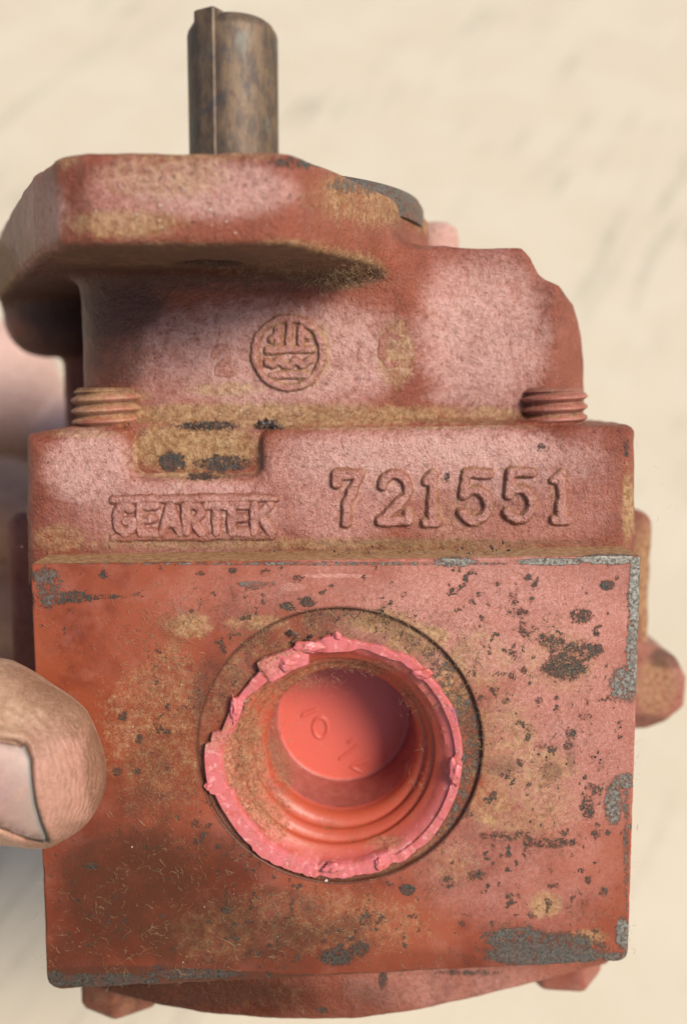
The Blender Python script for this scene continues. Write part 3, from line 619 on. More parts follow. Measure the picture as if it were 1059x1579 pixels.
# --- through bolts: hex head below the end cover, threaded end above the housing
def bolt(xt, dt, xh, dh, ybot, yt0, yt1, r, tilt, dirt_and_shade):
    top = at(xt, yt0, dt); bot = at(xt, yt1, dt)
    n = 48; tl = []; pitch = (top[2] - bot[2]) / 3.2
    for t in np.linspace(0, 1, 150):
        z = bot[2] - 5 + (top[2] - bot[2] + 5) * t
        tl.append(z)
    th = np.linspace(0, 2 * np.pi, n, endpoint=False); Vs = []
    for q, z in enumerate(tl):
        ph = ((z - bot[2]) / pitch - th / (2 * np.pi)) % 1.0
        tooth = np.abs(ph - .5) * 2
        rad = r - 1.0 * np.clip(1.5 * tooth - .32, 0, 1)
        e = (top[2] - z); rad = np.minimum(rad, r - np.clip(1.6 - e, 0, 2) ** 1.5 * .7)
        Vs.append(np.stack([top[0] + rad * np.cos(th), dt + rad * np.sin(th), np.full(n, z)], 1))
    Vs.append(np.stack([top[0] + .02 * np.cos(th), dt + .02 * np.sin(th), np.full(n, top[2] + .1)], 1))
    V = np.concatenate(Vs).astype(np.float32); m = len(Vs)
    i = np.arange(m - 1)[:, None] * n; j = np.arange(n)[None]; k = (j + 1) % n
    F = np.stack([i + j, i + k, i + n + k, i + n + j], -1).reshape(-1, 4)
    nz_ = fbm(V, .25, 3, int(xt))
    root_ = np.concatenate([np.clip(1 - (np.hypot(v[:, 0] - top[0], v[:, 1] - dt) - r + 1.0), 0, 1) for v in Vs])
    o = part('bolt', V, F, M_CAST if False else M_FACE, {'pale': .45 + .5 * (nz_ - .5), 'dust': np.clip(dirt_and_shade + .25 * root_ + .6 * (nz_ - .5), 0, 1), 'grime_shade': np.clip(.5 * root_ + .3 * (nz_ - .5), 0, 1)})
    hc = at(xh, 1520, dh); R_ = 8.4
    prof = [(R_ * .98, zc + 2), (R_, zc - 1), (R_, zb_ := at(xh, ybot, dh - R_)[2] + 1.6), (R_ * .95, zb_ - 1.0), (R_ * .84, zb_ - 1.6), (.02, zb_ - 1.6)]
    th6 = np.linspace(0, 2 * np.pi, 72, endpoint=False)
    hexr = 1 / np.cos((th6 + tilt) % (np.pi / 3) - np.pi / 6) * .905
    Vh = np.concatenate([np.stack([hc[0] + rr_ * np.minimum(hexr, 1.02 if q < 3 else 1.0) * np.cos(th6), dh + rr_ * np.minimum(hexr, 1.02) * np.sin(th6), np.full(72, z)], 1) for q, (rr_, z) in enumerate(prof)])
    i = np.arange(len(prof) - 1)[:, None] * 72; j = np.arange(72)[None]; k = (j + 1) % 72
    Fh = np.stack([i + j, i + 72 + j, i + 72 + k, i + k], -1).reshape(-1, 4)
    nh = fbm(Vh, .2, 3, 7)
    part('bolt_head', Vh, Fh, M_FACE, {'shade_oil': np.full(len(Vh), dirt_and_shade * 1.3), 'pale': np.clip(.3 + nh - .5, 0, 1), 'grime_shade': np.clip(dirt_and_shade + .9 * (nh - .5), 0, 1), 'dust': np.clip(dirt_and_shade - .15 + .6 * (nh - .5), 0, 1)}, o)  # dark film paints shade on the heads, stronger on the left one
bolt(170, 184, 190, 190, 1577, 598, 652, 7.1, .5, .42)
bolt(853, 185, 861, 194, 1537, 598, 650, 6.3, .1, .12)

# ------------------------------------------------------------------ the torn pink plug in the port
Q0 = at(515, 1170, YF + 22)
plug = root('port_plug', Q0, 'torn pink plastic plug sunk in the round port of the pump', 'plastic plug')
nA = 720; th = np.linspace(0, 2 * np.pi, nA, endpoint=False)
jag = fbm(np.stack([np.cos(th) * 9, np.sin(th) * 9, 0 * th], 1), .55, 4, 400) - .5
jag2 = fbm(np.stack([np.cos(th) * 9, np.sin(th) * 9, 0 * th], 1), .16, 3, 410) - .5
deg = np.degrees(th)
def bump_at(a, w): return np.exp(-(((deg - a + 180) % 360 - 180) / w) ** 2)
def win(a0, a1, w=1.2): return sstep(a0 - w, a0 + w, deg) * sstep(a1 + w, a1 - w, deg)
jag3 = fbm(np.stack([np.cos(th) * 9, np.sin(th) * 9, 0 * th], 1), 1.6, 3, 440) - .5
torn = np.clip(win(20, 150, 8) + win(225, 320, 8), 0, 1)
rim = 21.7 + .7 * jag2 + 2.4 * jag * (.10 + .7 * torn) - 1.5 * win(128, 166) + .5 * win(300, 359) + .6 * win(0, 60, 3) + .8 * win(172, 196, .8) + .5 * win(228, 262)
rim = np.maximum(rim, 20.15)
lip = .35 + .6 * jag2 + .9 * jag * (.1 + torn) + .5 * win(100, 128) - .3 * win(262, 330)
wid = 2.4 + .9 * jag2 + 2.6 * jag * torn + 1.9 * win(104, 128) - .8 * win(300, 359) - 1.0 * win(0, 80, 4) - .5 * win(128, 166) + .5 * win(180, 250, 6)
wid = np.clip(wid, .5, 4.5)
prof = []                                   # (radius, depth, eccentricity follows depth)
def ring(r, d): prof.append((np.broadcast_to(r, (nA,)), np.broadcast_to(d, (nA,))))
ring(rim - 1.0, 1.4 + 0 * th); ring(rim + .1, .7 + 0 * th); ring(rim + .12, .2 - .5 * lip); ring(rim + .02, .0 - lip); ring(rim - .12, -.14 - lip)
ring(rim - wid * .5, -.1 - lip + .25 * jag3); ring(rim - wid * .92, .0 - lip); ring(rim - wid * .98, .2 - .9 * lip); ring(rim - wid - .1, .5 - .4 * lip)
ring(np.minimum(19.3 + .5 * jag, rim - wid - .15), 1.0 + 0 * th); ring(18.7 + .4 * jag, 1.7 + 0 * th)
for r, d in ((18.3, 2.1), (17.9, 2.45), (17.5, 2.75), (17.3, 3.0), (17.25, 3.4), (17.3, 3.8), (17.1, 4.1), (16.7, 4.25), (16.3, 4.5), (15.9, 5.0), (15.7, 5.3), (15.65, 5.7), (15.7, 6.1), (15.5, 6.4), (15.1, 6.5), (14.6, 6.8), (14.1, 7.3), (13.8, 7.9), (13.7, 8.6)): ring(r, d)
for d in np.linspace(9.4, 20, 14): ring(13.8 - .06 * (d - 7), d)
ring(12.9, 20.7); ring(12.5, 20.9)
for r in (12.2, 11, 9, 7, 5, 3, 1.5, .05): ring(r, 20.9 + .25 * (1 - r / 12.5))
Vs = []
for r, d in prof:
    dd = np.clip(d, 0, 9)
    Vs.append(np.stack([pc[0] + .16 * dd + r * np.cos(th), YF + d, pc[2] + .05 * dd + r * np.sin(th)], 1))
V = np.concatenate(Vs).astype(np.float32)
# subdivide the profile by adding rows would bloat it: rows are already close where it bends
m = len(prof); i = np.arange(m - 1)[:, None] * nA; j = np.arange(nA)[None]; k = (j + 1) % nA
F = np.stack([i + j, i + k, i + nA + k, i + nA + j], -1).reshape(-1, 4)[:, ::-1]
V[:, 1] += .12 * (fbm(V, .5, 3, 420) - .5) * (np.repeat(np.arange(m), nA) < 9)
ri = np.repeat(np.arange(m), nA); px, py = proj(V); n1 = fbm(V, .15, 4, 430); n2 = fbm(V, .5, 4, 431)
edge = np.where(ri < 9, 1.0, .45 * sstep(13, 9, ri))
dust = np.where((ri >= 9) & (ri < 29), .08 + blobs(V, [(365, 1180, 50, 150, .62), (440, 1060, 90, 40, .55), (520, 1030, 120, 16, .5), (650, 1080, 50, 40, .3), (600, 1300, 40, 14, .4), (395, 1270, 60, 50, .5)]) + .5 * (n1 - .5), .25 * (n2 - .3))
dust = np.where(ri >= 43, .05 + .15 * (n1 - .5), dust)
dust = np.where((ri >= 29) & (ri < 43), .15 + blobs(V, [(425, 1180, 30, 60, .5)]) + .4 * (n1 - .5), dust)
dust = np.where(ri < 9, .24 + blobs(V, [(400, 1010, 60, 30, .35), (330, 1120, 30, 40, .3)]) + .5 * (n2 - .5), dust)
stain = (ri < 9) * (blobs(V, [(715, 1090, 24, 60, .5), (450, 985, 18, 8, .8), (600, 990, 30, 10, .4), (700, 1180, 20, 40, .3)]) + .4 * (n2 - .5))
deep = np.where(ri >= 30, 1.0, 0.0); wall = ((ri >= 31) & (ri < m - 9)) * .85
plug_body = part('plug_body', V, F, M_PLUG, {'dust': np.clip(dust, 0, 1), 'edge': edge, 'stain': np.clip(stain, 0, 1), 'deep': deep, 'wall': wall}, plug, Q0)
plug_body.data.set_sharp_from_angle(angle=math.radians(32))
# loose torn lumps of the rim
def lump(c, r, seed, sq=(1, 1, 1)):
    n, mm = 20, 12; u = np.linspace(0, 2 * np.pi, n, endpoint=False); v = np.linspace(.02, np.pi - .02, mm)
    D_ = np.stack([np.outer(np.sin(v), np.cos(u)), np.outer(np.cos(v), 1 + 0 * u), np.outer(np.sin(v), np.sin(u))], -1).reshape(-1, 3)
    rad = .55 * r * (1 + 2.2 * (fbm(D_ * 1.3 + seed, 1.3, 4, seed) - .5))
    Vv = np.asarray(c) + D_ * rad[:, None] * np.asarray(sq)
    i = np.arange(mm - 1)[:, None] * n; j = np.arange(n)[None]; k = (j + 1) % n
    return Vv.astype(np.float32), np.stack([i + j, i + k, i + n + k, i + n + j], -1).reshape(-1, 4)
for q, (x, y, r, sq) in enumerate(((440, 1020, 3.4, (1.3, .45, .8)), (519, 981, 1.3, (1, .6, 1)), (476, 998, 2.4, (1.7, .4, .7)), (321, 1213, 1.2, (1, .7, .9)), (700, 1190, 2.6, (.7, .5, 1.5)), (650, 1038, 2.0, (1.4, .5, .8)), (512, 1338, 2.0, (1.4, .5, .8)), (584, 1333, 1.4, (.7, .6, 1.5)), (362, 1092, 2.2, (.6, .5, 1.9)))):
    Vv, Fv = lump(at(x, y, YF - .5), r, 500 + q, sq)
    part('torn_scrap', Vv, Fv, M_PLUG, {'edge': np.ones(len(Vv)), 'dust': np.clip(.1 + .5 * (fbm(Vv, .4, 3, q) - .3), 0, 1)}, plug, Q0)
# faint moulded characters on the plug floor
fy = YF + 20.95
def fl_emb(st, seed):
    P = np.array([p for s_ in st for p in s_]); us = np.arange(P[:, 0].min() - 1, P[:, 0].max() + 1, .12); ws = np.arange(P[:, 1].min() - 1, P[:, 1].max() + 1, .12)
    U, W = np.meshgrid(us, ws, indexing='ij'); d = seg_dist(U, W, st); t = np.clip((d - .12) / .3, 0, 1)
    Vv = np.stack([U, fy - .02 - .28 * (1 - t * t) + .15 * t, W], -1).reshape(-1, 3); n1_ = U.shape[1]
    i = np.arange(U.shape[0] - 1)[:, None] * n1_ + np.arange(n1_ - 1)[None]; Fv = np.stack([i, i + n1_, i + n1_ + 1, i + 1], -1).reshape(-1, 4)
    keep = t.ravel()[Fv].min(1) < .99
    v_, f_, a_ = submesh(Vv.astype(np.float32), Fv, keep, {'deep': np.ones(U.size), 'dust': np.zeros(U.size)})
    part('moulded_mark', v_, f_, M_PLUG, a_, plug, Q0)
def FP(*p): return [tuple(at(x, y, fy)[[0, 2]]) for x, y in p]
fl_emb([FP((468, 1100), (488, 1094), (466, 1104))], 1)
fl_emb([FP(*[(494 + 13 * math.cos(a) * .8 + 4 * math.sin(a), 1122 + 15 * math.sin(a) - 5 * math.cos(a)) for a in np.linspace(0, 6.28, 20)])], 2)
fl_emb([FP((538, 1144), (545, 1140)), FP((524, 1170), (552, 1148))], 3)
fl_emb([FP((545, 1178), (568, 1172), (541, 1182), (556, 1190))], 4)

# ------------------------------------------------------------------ lint, fibres and crumbs clinging to pump and plug
def fibres(spec, name, parent, p0, mat, seed):
    r_ = np.random.default_rng(seed); Vs = []; Fs = []; base = 0
    for (x, y, sx, sy, n, L, Yp, lift) in spec:
        for _ in range(int(n * 2.8)):
            fx, fy_ = x + sx * r_.normal(), y + sy * r_.normal()
            Yd = Yp(fx, fy_) if callable(Yp) else Yp
            if Yd is None: continue
            p = at(fx, fy_, Yd - .08 - lift * r_.random())
            a = r_.random() * 6.28; curl = r_.normal() * .22; l = .62 * L * (.25 + r_.random() ** 3 * 3.2); w = .012 + .020 * r_.random() ** 2; ns = 5
            cur = p.copy(); tilt = r_.normal() * .12
            prev = []
            for q in range(ns + 1):
                dv = np.array([math.cos(a), -tilt, math.sin(a)]); sd_ = np.array([-math.sin(a), 0, math.cos(a)])
                for o_ in (sd_ * w, np.array([0, -1.7 * w, 0]), -sd_ * w): Vs.append(cur + o_)
                cur = cur + dv * l / ns; a += curl + .12 * r_.normal(); tilt *= .6
            for q in range(ns):
                b0 = base + q * 3
                for e in range(3): Fs.append((b0 + e, b0 + (e + 1) % 3, b0 + 3 + (e + 1) % 3, b0 + 3 + e))
            base += (ns + 1) * 3
    o = part(name, np.array(Vs), np.array(Fs), mat, None, parent, p0); o['kind'] = 'stuff'; return o
def lint_material():
    t = NT('straw_lint'); n = t.noise(.5, 2)
    return t.set(Base_Color=t.mix(t.step(n, .35, .65), (0.20, 0.105, 0.045), (0.44, 0.31, 0.17)), Roughness=.8)
M_LINT = lint_material()
def onface(x, y):
    p = at(x, y, YF); d = math.hypot(p[0] - RC[0], p[2] - RC[2])
    if not (52 < x < 982 and 872 < y < (1522 if x < 330 else 1494)): return None
    if vnoise(np.array([p[0], 3.0, p[2]]), .16, 5) + .6 * vnoise(np.array([p[0], 3.0, p[2]]), .5, 6) < .55 + .5 * random.random(): return None
    if x < 165 and 1010 < y < 1310: return None
    return YF if d > RR else (YF + .9 if d > 21.8 else None)
spec = [(295, 962, 22, 12, 130, 1.6, onface, .5), (270, 1000, 45, 40, 260, 1.1, onface, .25), (330, 975, 60, 35, 220, 1.2, onface, .25), (560, 950, 70, 14, 220, 1.3, onface, .5), (680, 1010, 45, 35, 300, 1.3, onface, .4), (390, 975, 60, 25, 160, 1.2, onface, .3),
        (780, 1100, 60, 100, 520, .9, onface, .25), (830, 1220, 90, 80, 620, .8, onface, .25), (860, 1010, 60, 50, 260, .8, onface, .25), (240, 1200, 70, 80, 320, 1.0, onface, .25), (330, 1400, 170, 70, 420, 1.0, onface, .3), (640, 1420, 200, 50, 420, .8, onface, .2), (530, 1180, 330, 240, 1300, .7, onface, .2), (740, 1180, 14, 80, 160, 1.1, onface, .3), (240, 1480, 80, 20, 120, 1.6, onface, .5), (620, 1350, 100, 30, 160, .8, onface, .2), (900, 1440, 40, 30, 120, .8, onface, .2)]
def ledge(x, y): return YF + 1 + 9 * random.random()
lz = at(500, 863, YF)[2]
spec += [(450, 640, 230, 12, 380, 1.2, lambda x, y: YN - .9 if 240 < x < 900 else None, .3), (700, 760, 150, 45, 220, .8, lambda x, y: YH - .2, .5), (300, 700, 50, 18, 140, .9, lambda x, y: YH + 5.0 if 205 < x < 395 and y < 730 else None, .4), (600, 840, 260, 5, 420, 1.1, lambda x, y: YH - 1.0 if 60 < x < 970 else None, 2.0), (250, 842, 100, 4, 160, 1.0, lambda x, y: YH - 1.0, 2.0),
         (440, 410, 70, 16, 230, .9, lambda x, y: 160.0 + (y - 385) * .35, 2), (540, 420, 40, 12, 120, .9, lambda x, y: 170.0, 2), (280, 330, 120, 50, 260, .8, lambda x, y: HF - .2 if 135 < x < 425 and 240 < y < 372 else None, .3)]
fibres(spec, 'lint_fibres', pump, P0, M_LINT, 11)
def inplug(x, y): return None
pspec = [(372, 1190, 18, 70, 420, 1.0, YF + 2.2, .6), (400, 1100, 26, 40, 220, 1.0, YF + 4.0, .8), (440, 1050, 40, 10, 220, 1.0, YF + 5.5, .8), (560, 1025, 60, 6, 140, .9, YF + 5.2, .6), (650, 1070, 16, 20, 110, .9, YF + 5.4, .6), (430, 1230, 16, 34, 180, 1.0, YF + 6.4, .8), (395, 1260, 16, 26, 180, 1.0, YF + 3.5, .8), (512, 1280, 9, 7, 50, .8, YF + 5.8, .8), (600, 1300, 30, 8, 90, .8, YF + 3.5, .6), (670, 1220, 20, 30, 60, .9, YF + 4, .6)]
fibres(pspec, 'lint_fibres', plug, Q0, M_LINT, 12)
def crumbs(spec, name, mat, seed, parent=pump, p0=P0):
    r_ = np.random.default_rng(seed); Vs = []; Fs = []
    for (x, y, sx, sy, n, s, Yp) in spec:
        for _ in range(n):
            fx, fy_ = x + sx * r_.normal(), y + sy * r_.normal(); Yd = Yp(fx, fy_) if callable(Yp) else Yp
            if Yd is None: continue
            c = at(fx, fy_, Yd - .05); rr_ = s * (.4 + r_.random() ** 2)
            q = r_.normal(size=(6, 3)) * .25 + np.array([(1, 0, 0), (-1, 0, 0), (0, .6, 0), (0, -.6, 0), (0, 0, 1), (0, 0, -1)])
            b = len(Vs); Vs += list(c + q * rr_)
            for f in ((0, 3, 4), (4, 3, 1), (1, 3, 5), (5, 3, 0), (0, 4, 2), (4, 1, 2), (1, 5, 2), (5, 0, 2)): Fs.append((b + f[0], b + f[1], b + f[2]))
    o = part(name, np.array(Vs), np.array(Fs), mat, None, parent, p0, smooth=False); o['kind'] = 'stuff'
t = NT('dark_crumb'); nn = t.noise(.35, 2)
M_CRUMB = t.set(Base_Color=t.mix(t.step(nn, .4, .6), (0.03, 0.022, 0.02), (0.16, 0.09, 0.05)), Roughness=.45)
t = NT('pale_crumb'); M_PALE = t.set(Base_Color=(0.62, 0.56, 0.47), Roughness=.6)
crumbs([(600, 850, 230, 5, 120, .22, lambda x, y: YF + 5 if x < 965 else None), (740, 849, 25, 4, 20, .3, lambda x, y: YF + 4), (420, 655, 12, 3, 14, .45, YH + 2), (330, 655, 70, 4, 40, .3, YH + 2), (300, 733, 22, 4, 26, .35, YH + 3.6), (370, 718, 20, 6, 22, .28, YH + 4.5), (260, 712, 14, 9, 24, .3, YH + 5),
        (840, 1060, 90, 120, 160, .18, onface), (860, 1200, 60, 60, 120, .2, onface), (640, 1440, 200, 40, 120, .16, onface), (520, 1180, 330, 230, 260, .13, onface), (750, 1160, 8, 80, 60, .16, onface), (580, 945, 90, 10, 50, .18, onface), (460, 985, 10, 6, 8, .6, YF), (375, 1085, 6, 6, 5, .5, YF)], 'dirt_crumbs', M_CRUMB, 21)
crumbs([(500, 1190, 300, 230, 90, .11, onface), (503, 1359, 1, 1, 2, .5, YF), (500, 640, 120, 6, 30, .14, lambda x, y: YN - .8 if x > 260 else None), (300, 325, 80, 18, 40, .13, lambda x, y: HF - .2 if y < 362 else None)], 'pale_grit', M_PALE, 22)

# ------------------------------------------------------------------ the hand that holds it
H0 = at(-60, 1160, 185)
hand = root('hand', H0, 'grimy left hand gripping the pump, thumb pressed on its face', 'hand')
TD = 154.0
def tp(x, y, Y): return at(x, y, Y)
def rp(px_, Y): return px_ * Y / FPX
thumb = [(tp(66, 1206, TD), rp(97, TD)), (tp(40, 1177, TD - .5), rp(117, TD)), (tp(-28, 1158, TD), rp(143, TD)), (tp(-120, 1150, 160), rp(140, 160)), (tp(-260, 1160, 178), 15.0), (tp(-360, 1120, 205), 17.5), (tp(-330, 1000, 240), 20.0)]
idx = [(tp(-300, 800, 285), 18.0), (tp(-150, 660, 318), 22.0), (tp(-16, 604, 332), 24.0), (tp(60, 670, 335), 15.0), (tp(190, 680, 322), 10.0)]
mid_ = [(tp(-320, 860, 280), 18), (tp(-120, 790, 300), 18), (tp(10, 790, 305), 17), (tp(200, 830, 290), 9.5)]
ring_ = [(tp(-330, 960, 285), 17), (tp(-120, 945, 300), 17), (tp(20, 945, 303), 16), (tp(180, 960, 290), 9)]
lit = [(tp(-330, 1060, 290), 11), (tp(-120, 1050, 298), 9.5), (tp(0, 1050, 294), 8.5), (tp(120, 1060, 288), 8)]
palm = [(tp(-330, 1000, 240), 20.0), (tp(-330, 900, 270), 20.0)]
unseen_arm = [(tp(-340, 1000, 260), 24), (tp(-560, 1250, 245), 30), (tp(-700, 1900, 190), 40), (tp(-900, 3000, 130), 46)]  # forearm out of view, routed and thickened to shade the lower left
def chain(X, Y, Z, pts, k=3.0):
    d = None
    for (a, ra), (b, rb) in zip(pts[:-1], pts[1:]):
        c_ = capsule(X, Y, Z, a, b, ra, rb); d = c_ if d is None else smin(d, c_, k)
    return d
NAILP = [(-130, 1150), (0, 1141), (26, 1144), (38, 1151), (46, 1172), (48, 1205), (53, 1240), (62, 1272), (72, 1296), (40, 1290), (0, 1274), (-130, 1262)]
def hand_sdf(X, Y, Z, carve=True):
    d = chain(X, Y, Z, thumb, 4.0)
    # the thumb tip is a little flattened towards the viewer where the nail lies
    nl_c = tp(-10, 1215, TD - 11.2)
    return d
lo = np.array([min(p[0][0] for p in unseen_arm + palm) - 50, 82, min(p[0][2] for p in unseen_arm) - 50]); hi = np.array([at(170, 600, 330)[0] + 14, 366, 40])
X, Y, Z, o_, n_ = grid(lo, hi, 1.6)
def whole(X, Y, Z):
    d = hand_sdf(X, Y, Z)
    for ch, k in ((palm, 8), (idx, 8), (mid_, 5), (ring_, 5), (lit, 5), (unseen_arm, 14)): d = smin(d, chain(X, Y, Z, ch), k)
    for a_ in (idx, mid_, ring_, lit): d = smin(d, capsule(X, Y, Z, palm[1][0], a_[0][0], 18, 12), 8)
    return d
def tracep(px_, py_, Y0=128.0):             # first hit of a sight line on the thumb
    r = ray(px_, py_); t = Y0 / r[1]; L = np.linalg.norm(r)
    for _ in range(60):
        p = r * t; dd = float(hand_sdf(p[0], p[1], p[2])); t += dd / L * .8
        if abs(dd) < .01: break
    return r * t
# fine grid for the thumb, coarse for the rest, joined at a cut where the two share the same field
hN = 0.42
def nail_field(P):                          # millimetre distance to nail outline (negative inside), measured over the thumb
    x, y = proj(P.reshape(-1, 3)); s_ = TD / FPX
    d = poly2(x, y, NAILP) * s_
    return d.reshape(P.shape[:-1])
xcut = at(-75, 1160, TD)[0]
D = whole(X, Y, Z)
lo2 = np.array([xcut - 1.2, TD - 17, at(0, 1330, TD)[2]]); hi2 = np.array([at(175, 1200, TD)[0], TD + 17, at(0, 985, TD)[2]])
X2, Y2, Z2, o2, n2_ = grid(lo2, hi2, hN)
D2 = whole(X2, Y2, Z2)
P2 = np.stack(np.broadcast_arrays(X2, Y2, Z2), -1); near = (np.abs(D2) < 2.2) & (np.broadcast_to(Y2, D2.shape) < TD)
nf = nail_field(P2[near])
carve = .55 * sstep(.25, -.25, nf) + .55 * np.exp(-(nf / .35) ** 2)
fold = .55 * np.exp(-((nf - 1.1) / .8) ** 2)
xx, yy = proj(P2[near]); wr = np.sin(np.hypot(xx + 20, (yy - 1190) * 1.0) * .42 + 3 * (fbm(P2[near], .25, 2, 700))) * sstep(1150, 1120, yy) * sstep(1075, 1105, yy) * sstep(110, 60, xx)
D2[near] += carve - .7 * fold * (1 + .7 * sstep(1165, 1140, yy)) + .12 * wr + .12 * (fbm(P2[near], .5, 3, 701) - .5)
V2, F2 = nets(D2, o2, hN)
V1, F1 = nets(D, o_, 1.6)
k1 = V1[F1].mean(1)[:, 0] < xcut
k1 |= V1[F1].mean(1)[:, 1] > TD + 17
k2 = V2[F2].mean(1)[:, 0] >= xcut - 1.0
V = np.concatenate([V1, V2]); F = np.concatenate([F1[k1], F2[k2] + len(V1)])
V, F, _ = submesh(V, F, np.ones(len(F), bool), {})
x_, y_ = proj(V); isn = (V[:, 1] < TD + 2) & (V[:, 0] > xcut - 1.0)
nfv = np.where(isn, nail_field(V), 9.0)
n1 = fbm(V, .2, 4, 710); n2 = fbm(V, .8, 3, 711)
tipd = {
    'pink': np.clip(np.where(isn, blobs(V, [(100, 1215, 90, 110, .75), (60, 1280, 60, 40, .6)]), .1) + .3 * (n1 - .5), 0, 1),
    'soil': np.clip(np.where(isn, .9 * np.exp(-((nfv - .15) / .5) ** 2) * (x_ > 40) + .25 * np.exp(-((nfv) / .8) ** 2) + blobs(V, [(90, 1070, 80, 34, .55), (150, 1180, 26, 90, .68), (110, 1110, 60, 40, .5), (60, 1150, 30, 30, .45), (120, 1285, 50, 24, .5), (40, 1035, 60, 20, .45), (70, 1300, 60, 10, .6), (20, 1125, 60, 10, .4), (60, 1110, 60, 40, .35)]), 0) + .35 * (n1 - .5) + .2 * (n2 - .5), 0, 1),
    'lit_skin': np.where(isn, 0, .9 * sstep(240, 275, V[:, 1]) * sstep(-26, -8, V[:, 2])),  # upper finger coloured lighter as if lit, lower fingers left dark
    'ridge': np.where(isn, blobs(V, [(105, 1205, 55, 95, 1.0)]), 0),
    'under': np.where(isn, np.exp(-((nfv - .15) / (.26 + .30 * sstep(1170, 1290, y_))) ** 2) * sstep(40, 48, x_), 0),
}
def skin_material():
    t = NT('skin'); pink, soil, ridge, under = t.attr('pink'), t.attr('soil'), t.attr('ridge'), t.attr('under')
    mid, fine, grit = t.noise(.35, 4, .6), t.noise(1.8, 4, .6), t.noise(5, 3)
    c = t.mix(t.step(mid, .3, .7), (0.33, 0.195, 0.120), (0.42, 0.265, 0.175))
    c = t.mix(t.math('MULTIPLY', pink, .85), c, (0.40, 0.185, 0.145))
    lit_skin = t.attr('lit_skin'); c = t.mix(lit_skin, c, (0.66, 0.45, 0.39))  # lighter skin colour stands in for light on the finger
    # papillary ridges run as arcs round the fingertip
    cc = tp(-40, 1200, TD - 6) - H0
    sub = t.n('ShaderNodeVectorMath', operation='SUBTRACT'); t.put(t.P, sub.inputs[0]); sub.inputs[1].default_value = tuple(cc)
    ln = t.n('ShaderNodeVectorMath', operation='LENGTH'); t.put(sub.outputs[0], ln.inputs[0])
    ph = t.math('MULTIPLY', t.math('ADD', ln.outputs['Value'], t.math('MULTIPLY', mid, 1.6)), 2 * math.pi / .55)
    rid = t.math('MULTIPLY', t.math('SINE', ph), ridge)
    c = t.mix(t.math('MULTIPLY', t.step(rid, .1, -.9), t.mixf(fine, .12, .5)), c, (0.30, 0.15, 0.10))
    sm = soft_mask(t, soil, t.math('ADD', t.math('MULTIPLY', mid, .3), t.math('MULTIPLY', fine, .7)), .3)
    c = t.mix(t.math('MULTIPLY', t.step(t.noise(.8, 5, .7), .44, .64), .45), c, (0.22, 0.105, 0.062))
    c = t.mix(t.math('MULTIPLY', t.step(t.voro(1.5, 'DISTANCE_TO_EDGE'), .07, 0.0), .25), c, (0.22, 0.11, 0.06))
    c = t.mix(t.math('MULTIPLY', sm, .75), c, (0.15, 0.070, 0.032))
    c = t.mix(t.math('MULTIPLY', t.step(under, .3, .9), .75), c, (0.06, 0.058, 0.052))
    sp = t.step(t.voro(.75), .10, .05); c = t.mix(t.math('MULTIPLY', sp, .75), c, (0.07, 0.035, 0.02))
    t.b.inputs['Subsurface Radius'].default_value = (0.0025, 0.001, 0.0006); t.b.inputs['Subsurface Scale'].default_value = 1.0
    nrm = t.bump(t.math('ADD', t.math('MULTIPLY', fine, .6), t.math('MULTIPLY', grit, .5)), .16, .9)
    nrm = t.bump(t.step(t.voro(1.5, 'DISTANCE_TO_EDGE'), 0.0, 0.12), .05, .6, nrm)
    nrm = t.bump(rid, .05, .8, nrm)
    nrm = t.bump(t.noise(1.1, 5, .65, 1.2), .35, .5, nrm)
    return t.set(Base_Color=c, Roughness=.5, Subsurface_Weight=.18, Normal=nrm)
link('hand_skin', new_mesh('hand_skin', V - H0, F, tipd), skin_material(), hand)
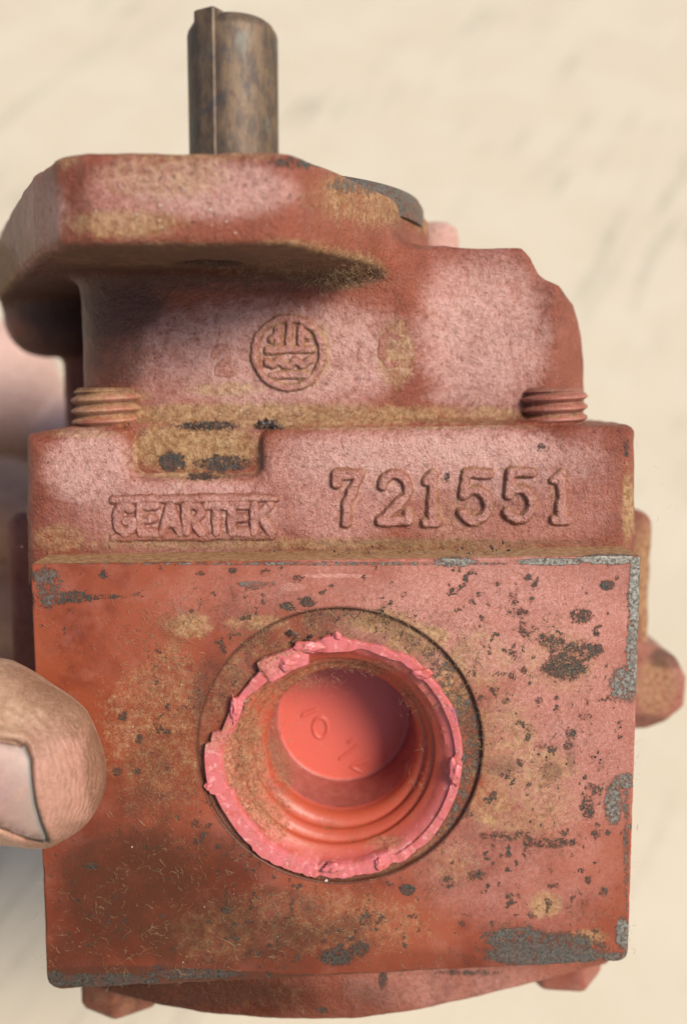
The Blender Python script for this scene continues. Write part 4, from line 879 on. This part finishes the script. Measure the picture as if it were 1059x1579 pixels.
# thumbnail: a curved plate let into the carved bed
def nail_material():
    t = NT('nail'); tip = t.attr('tip'); pk = t.attr('pink'); n = t.noise(.4, 3); f = t.noise(3, 3)
    c = t.mix(pk, (0.300, 0.205, 0.170), (0.30, 0.140, 0.130))
    c = t.mix(t.math('MULTIPLY', t.attr('rimdirt'), t.step(t.noise(1.0, 4, .7), .3, .6)), c, (0.13, 0.065, 0.045))
    c = t.mix(t.math('MULTIPLY', t.step(n, .5, .7), .35), c, (0.42, 0.25, 0.18))
    c = t.mix(t.math('MULTIPLY', t.step(tip, .3, .9), .8), c, (0.17, 0.165, 0.15))
    c = t.mix(t.math('MULTIPLY', t.step(t.noise(1.2, 5, .7), .52, .7), .35), c, (0.20, 0.11, 0.07))
    return t.set(Base_Color=c, Roughness=.52, Subsurface_Weight=.1, Normal=t.bump(t.math('ADD', n, t.math('MULTIPLY', f, .2)), .08, .5))
us = np.linspace(0, 1, 60); vs = np.linspace(0, 1, 50)
topL = np.array([(-130, 1152), (0, 1143), (26, 1146), (38, 1152)]); botL = np.array([(-130, 1260), (0, 1272), (40, 1288), (70, 1295)])
edgeL = np.array([(37, 1152), (45.5, 1172), (47.5, 1205), (52, 1240), (61, 1272), (70, 1295)])
Vn = []; tipa = []; pka = []; rda = []
ins = None
for v in vs:
    e = np.array([np.interp(v, np.linspace(0, 1, 6), edgeL[:, q]) for q in (0, 1)])
    y_l = 1152 + (1260 - 1152) * v
    for u in us:
        b = np.array([-130 + (e[0] + 130) * u, 0.0])
        yt = np.interp(b[0], topL[:, 0], topL[:, 1]); yb = np.interp(b[0], botL[:, 0], botL[:, 1])
        yy_ = yt + (yb - yt) * v if u < .999 else e[1]
        yy_ = (1 - u ** 6) * yy_ + u ** 6 * e[1]
        p = tracep(b[0], yy_); Vn.append(p); tipa.append(math.exp(-((1 - u) / .022) ** 2)); pka.append(np.clip(1 - (u - .45) / .5, 0, 1) * (1 - .3 * v)); rda.append(max(math.exp(-(v / .07) ** 2), math.exp(-((1 - v) / .10) ** 2)) * .85)
Vn = np.array(Vn); i = np.arange(49)[:, None] * 60 + np.arange(59)[None]
Fn = np.stack([i, i + 60, i + 61, i + 1], -1).reshape(-1, 4)
Vn[:, 1] -= .12
back_ = Vn + np.array([0, .7, 0]); nb = len(Vn)
bi = [(k * 60 + 59, (k + 1) * 60 + 59) for k in range(49)] + [(49 * 60 + k + 1, 49 * 60 + k) for k in range(59)] + [(k, k + 1) for k in range(59)]
Fs = np.array([(a, b, b + nb, a + nb) for a, b in bi])
link('thumb_nail', new_mesh('thumb_nail', np.vstack([Vn, back_]) - H0, np.vstack([Fn, Fs]), {'tip': np.array(tipa + tipa), 'pink': np.array(pka + pka), 'rimdirt': np.array(rda + rda)}), nail_material(), hand)
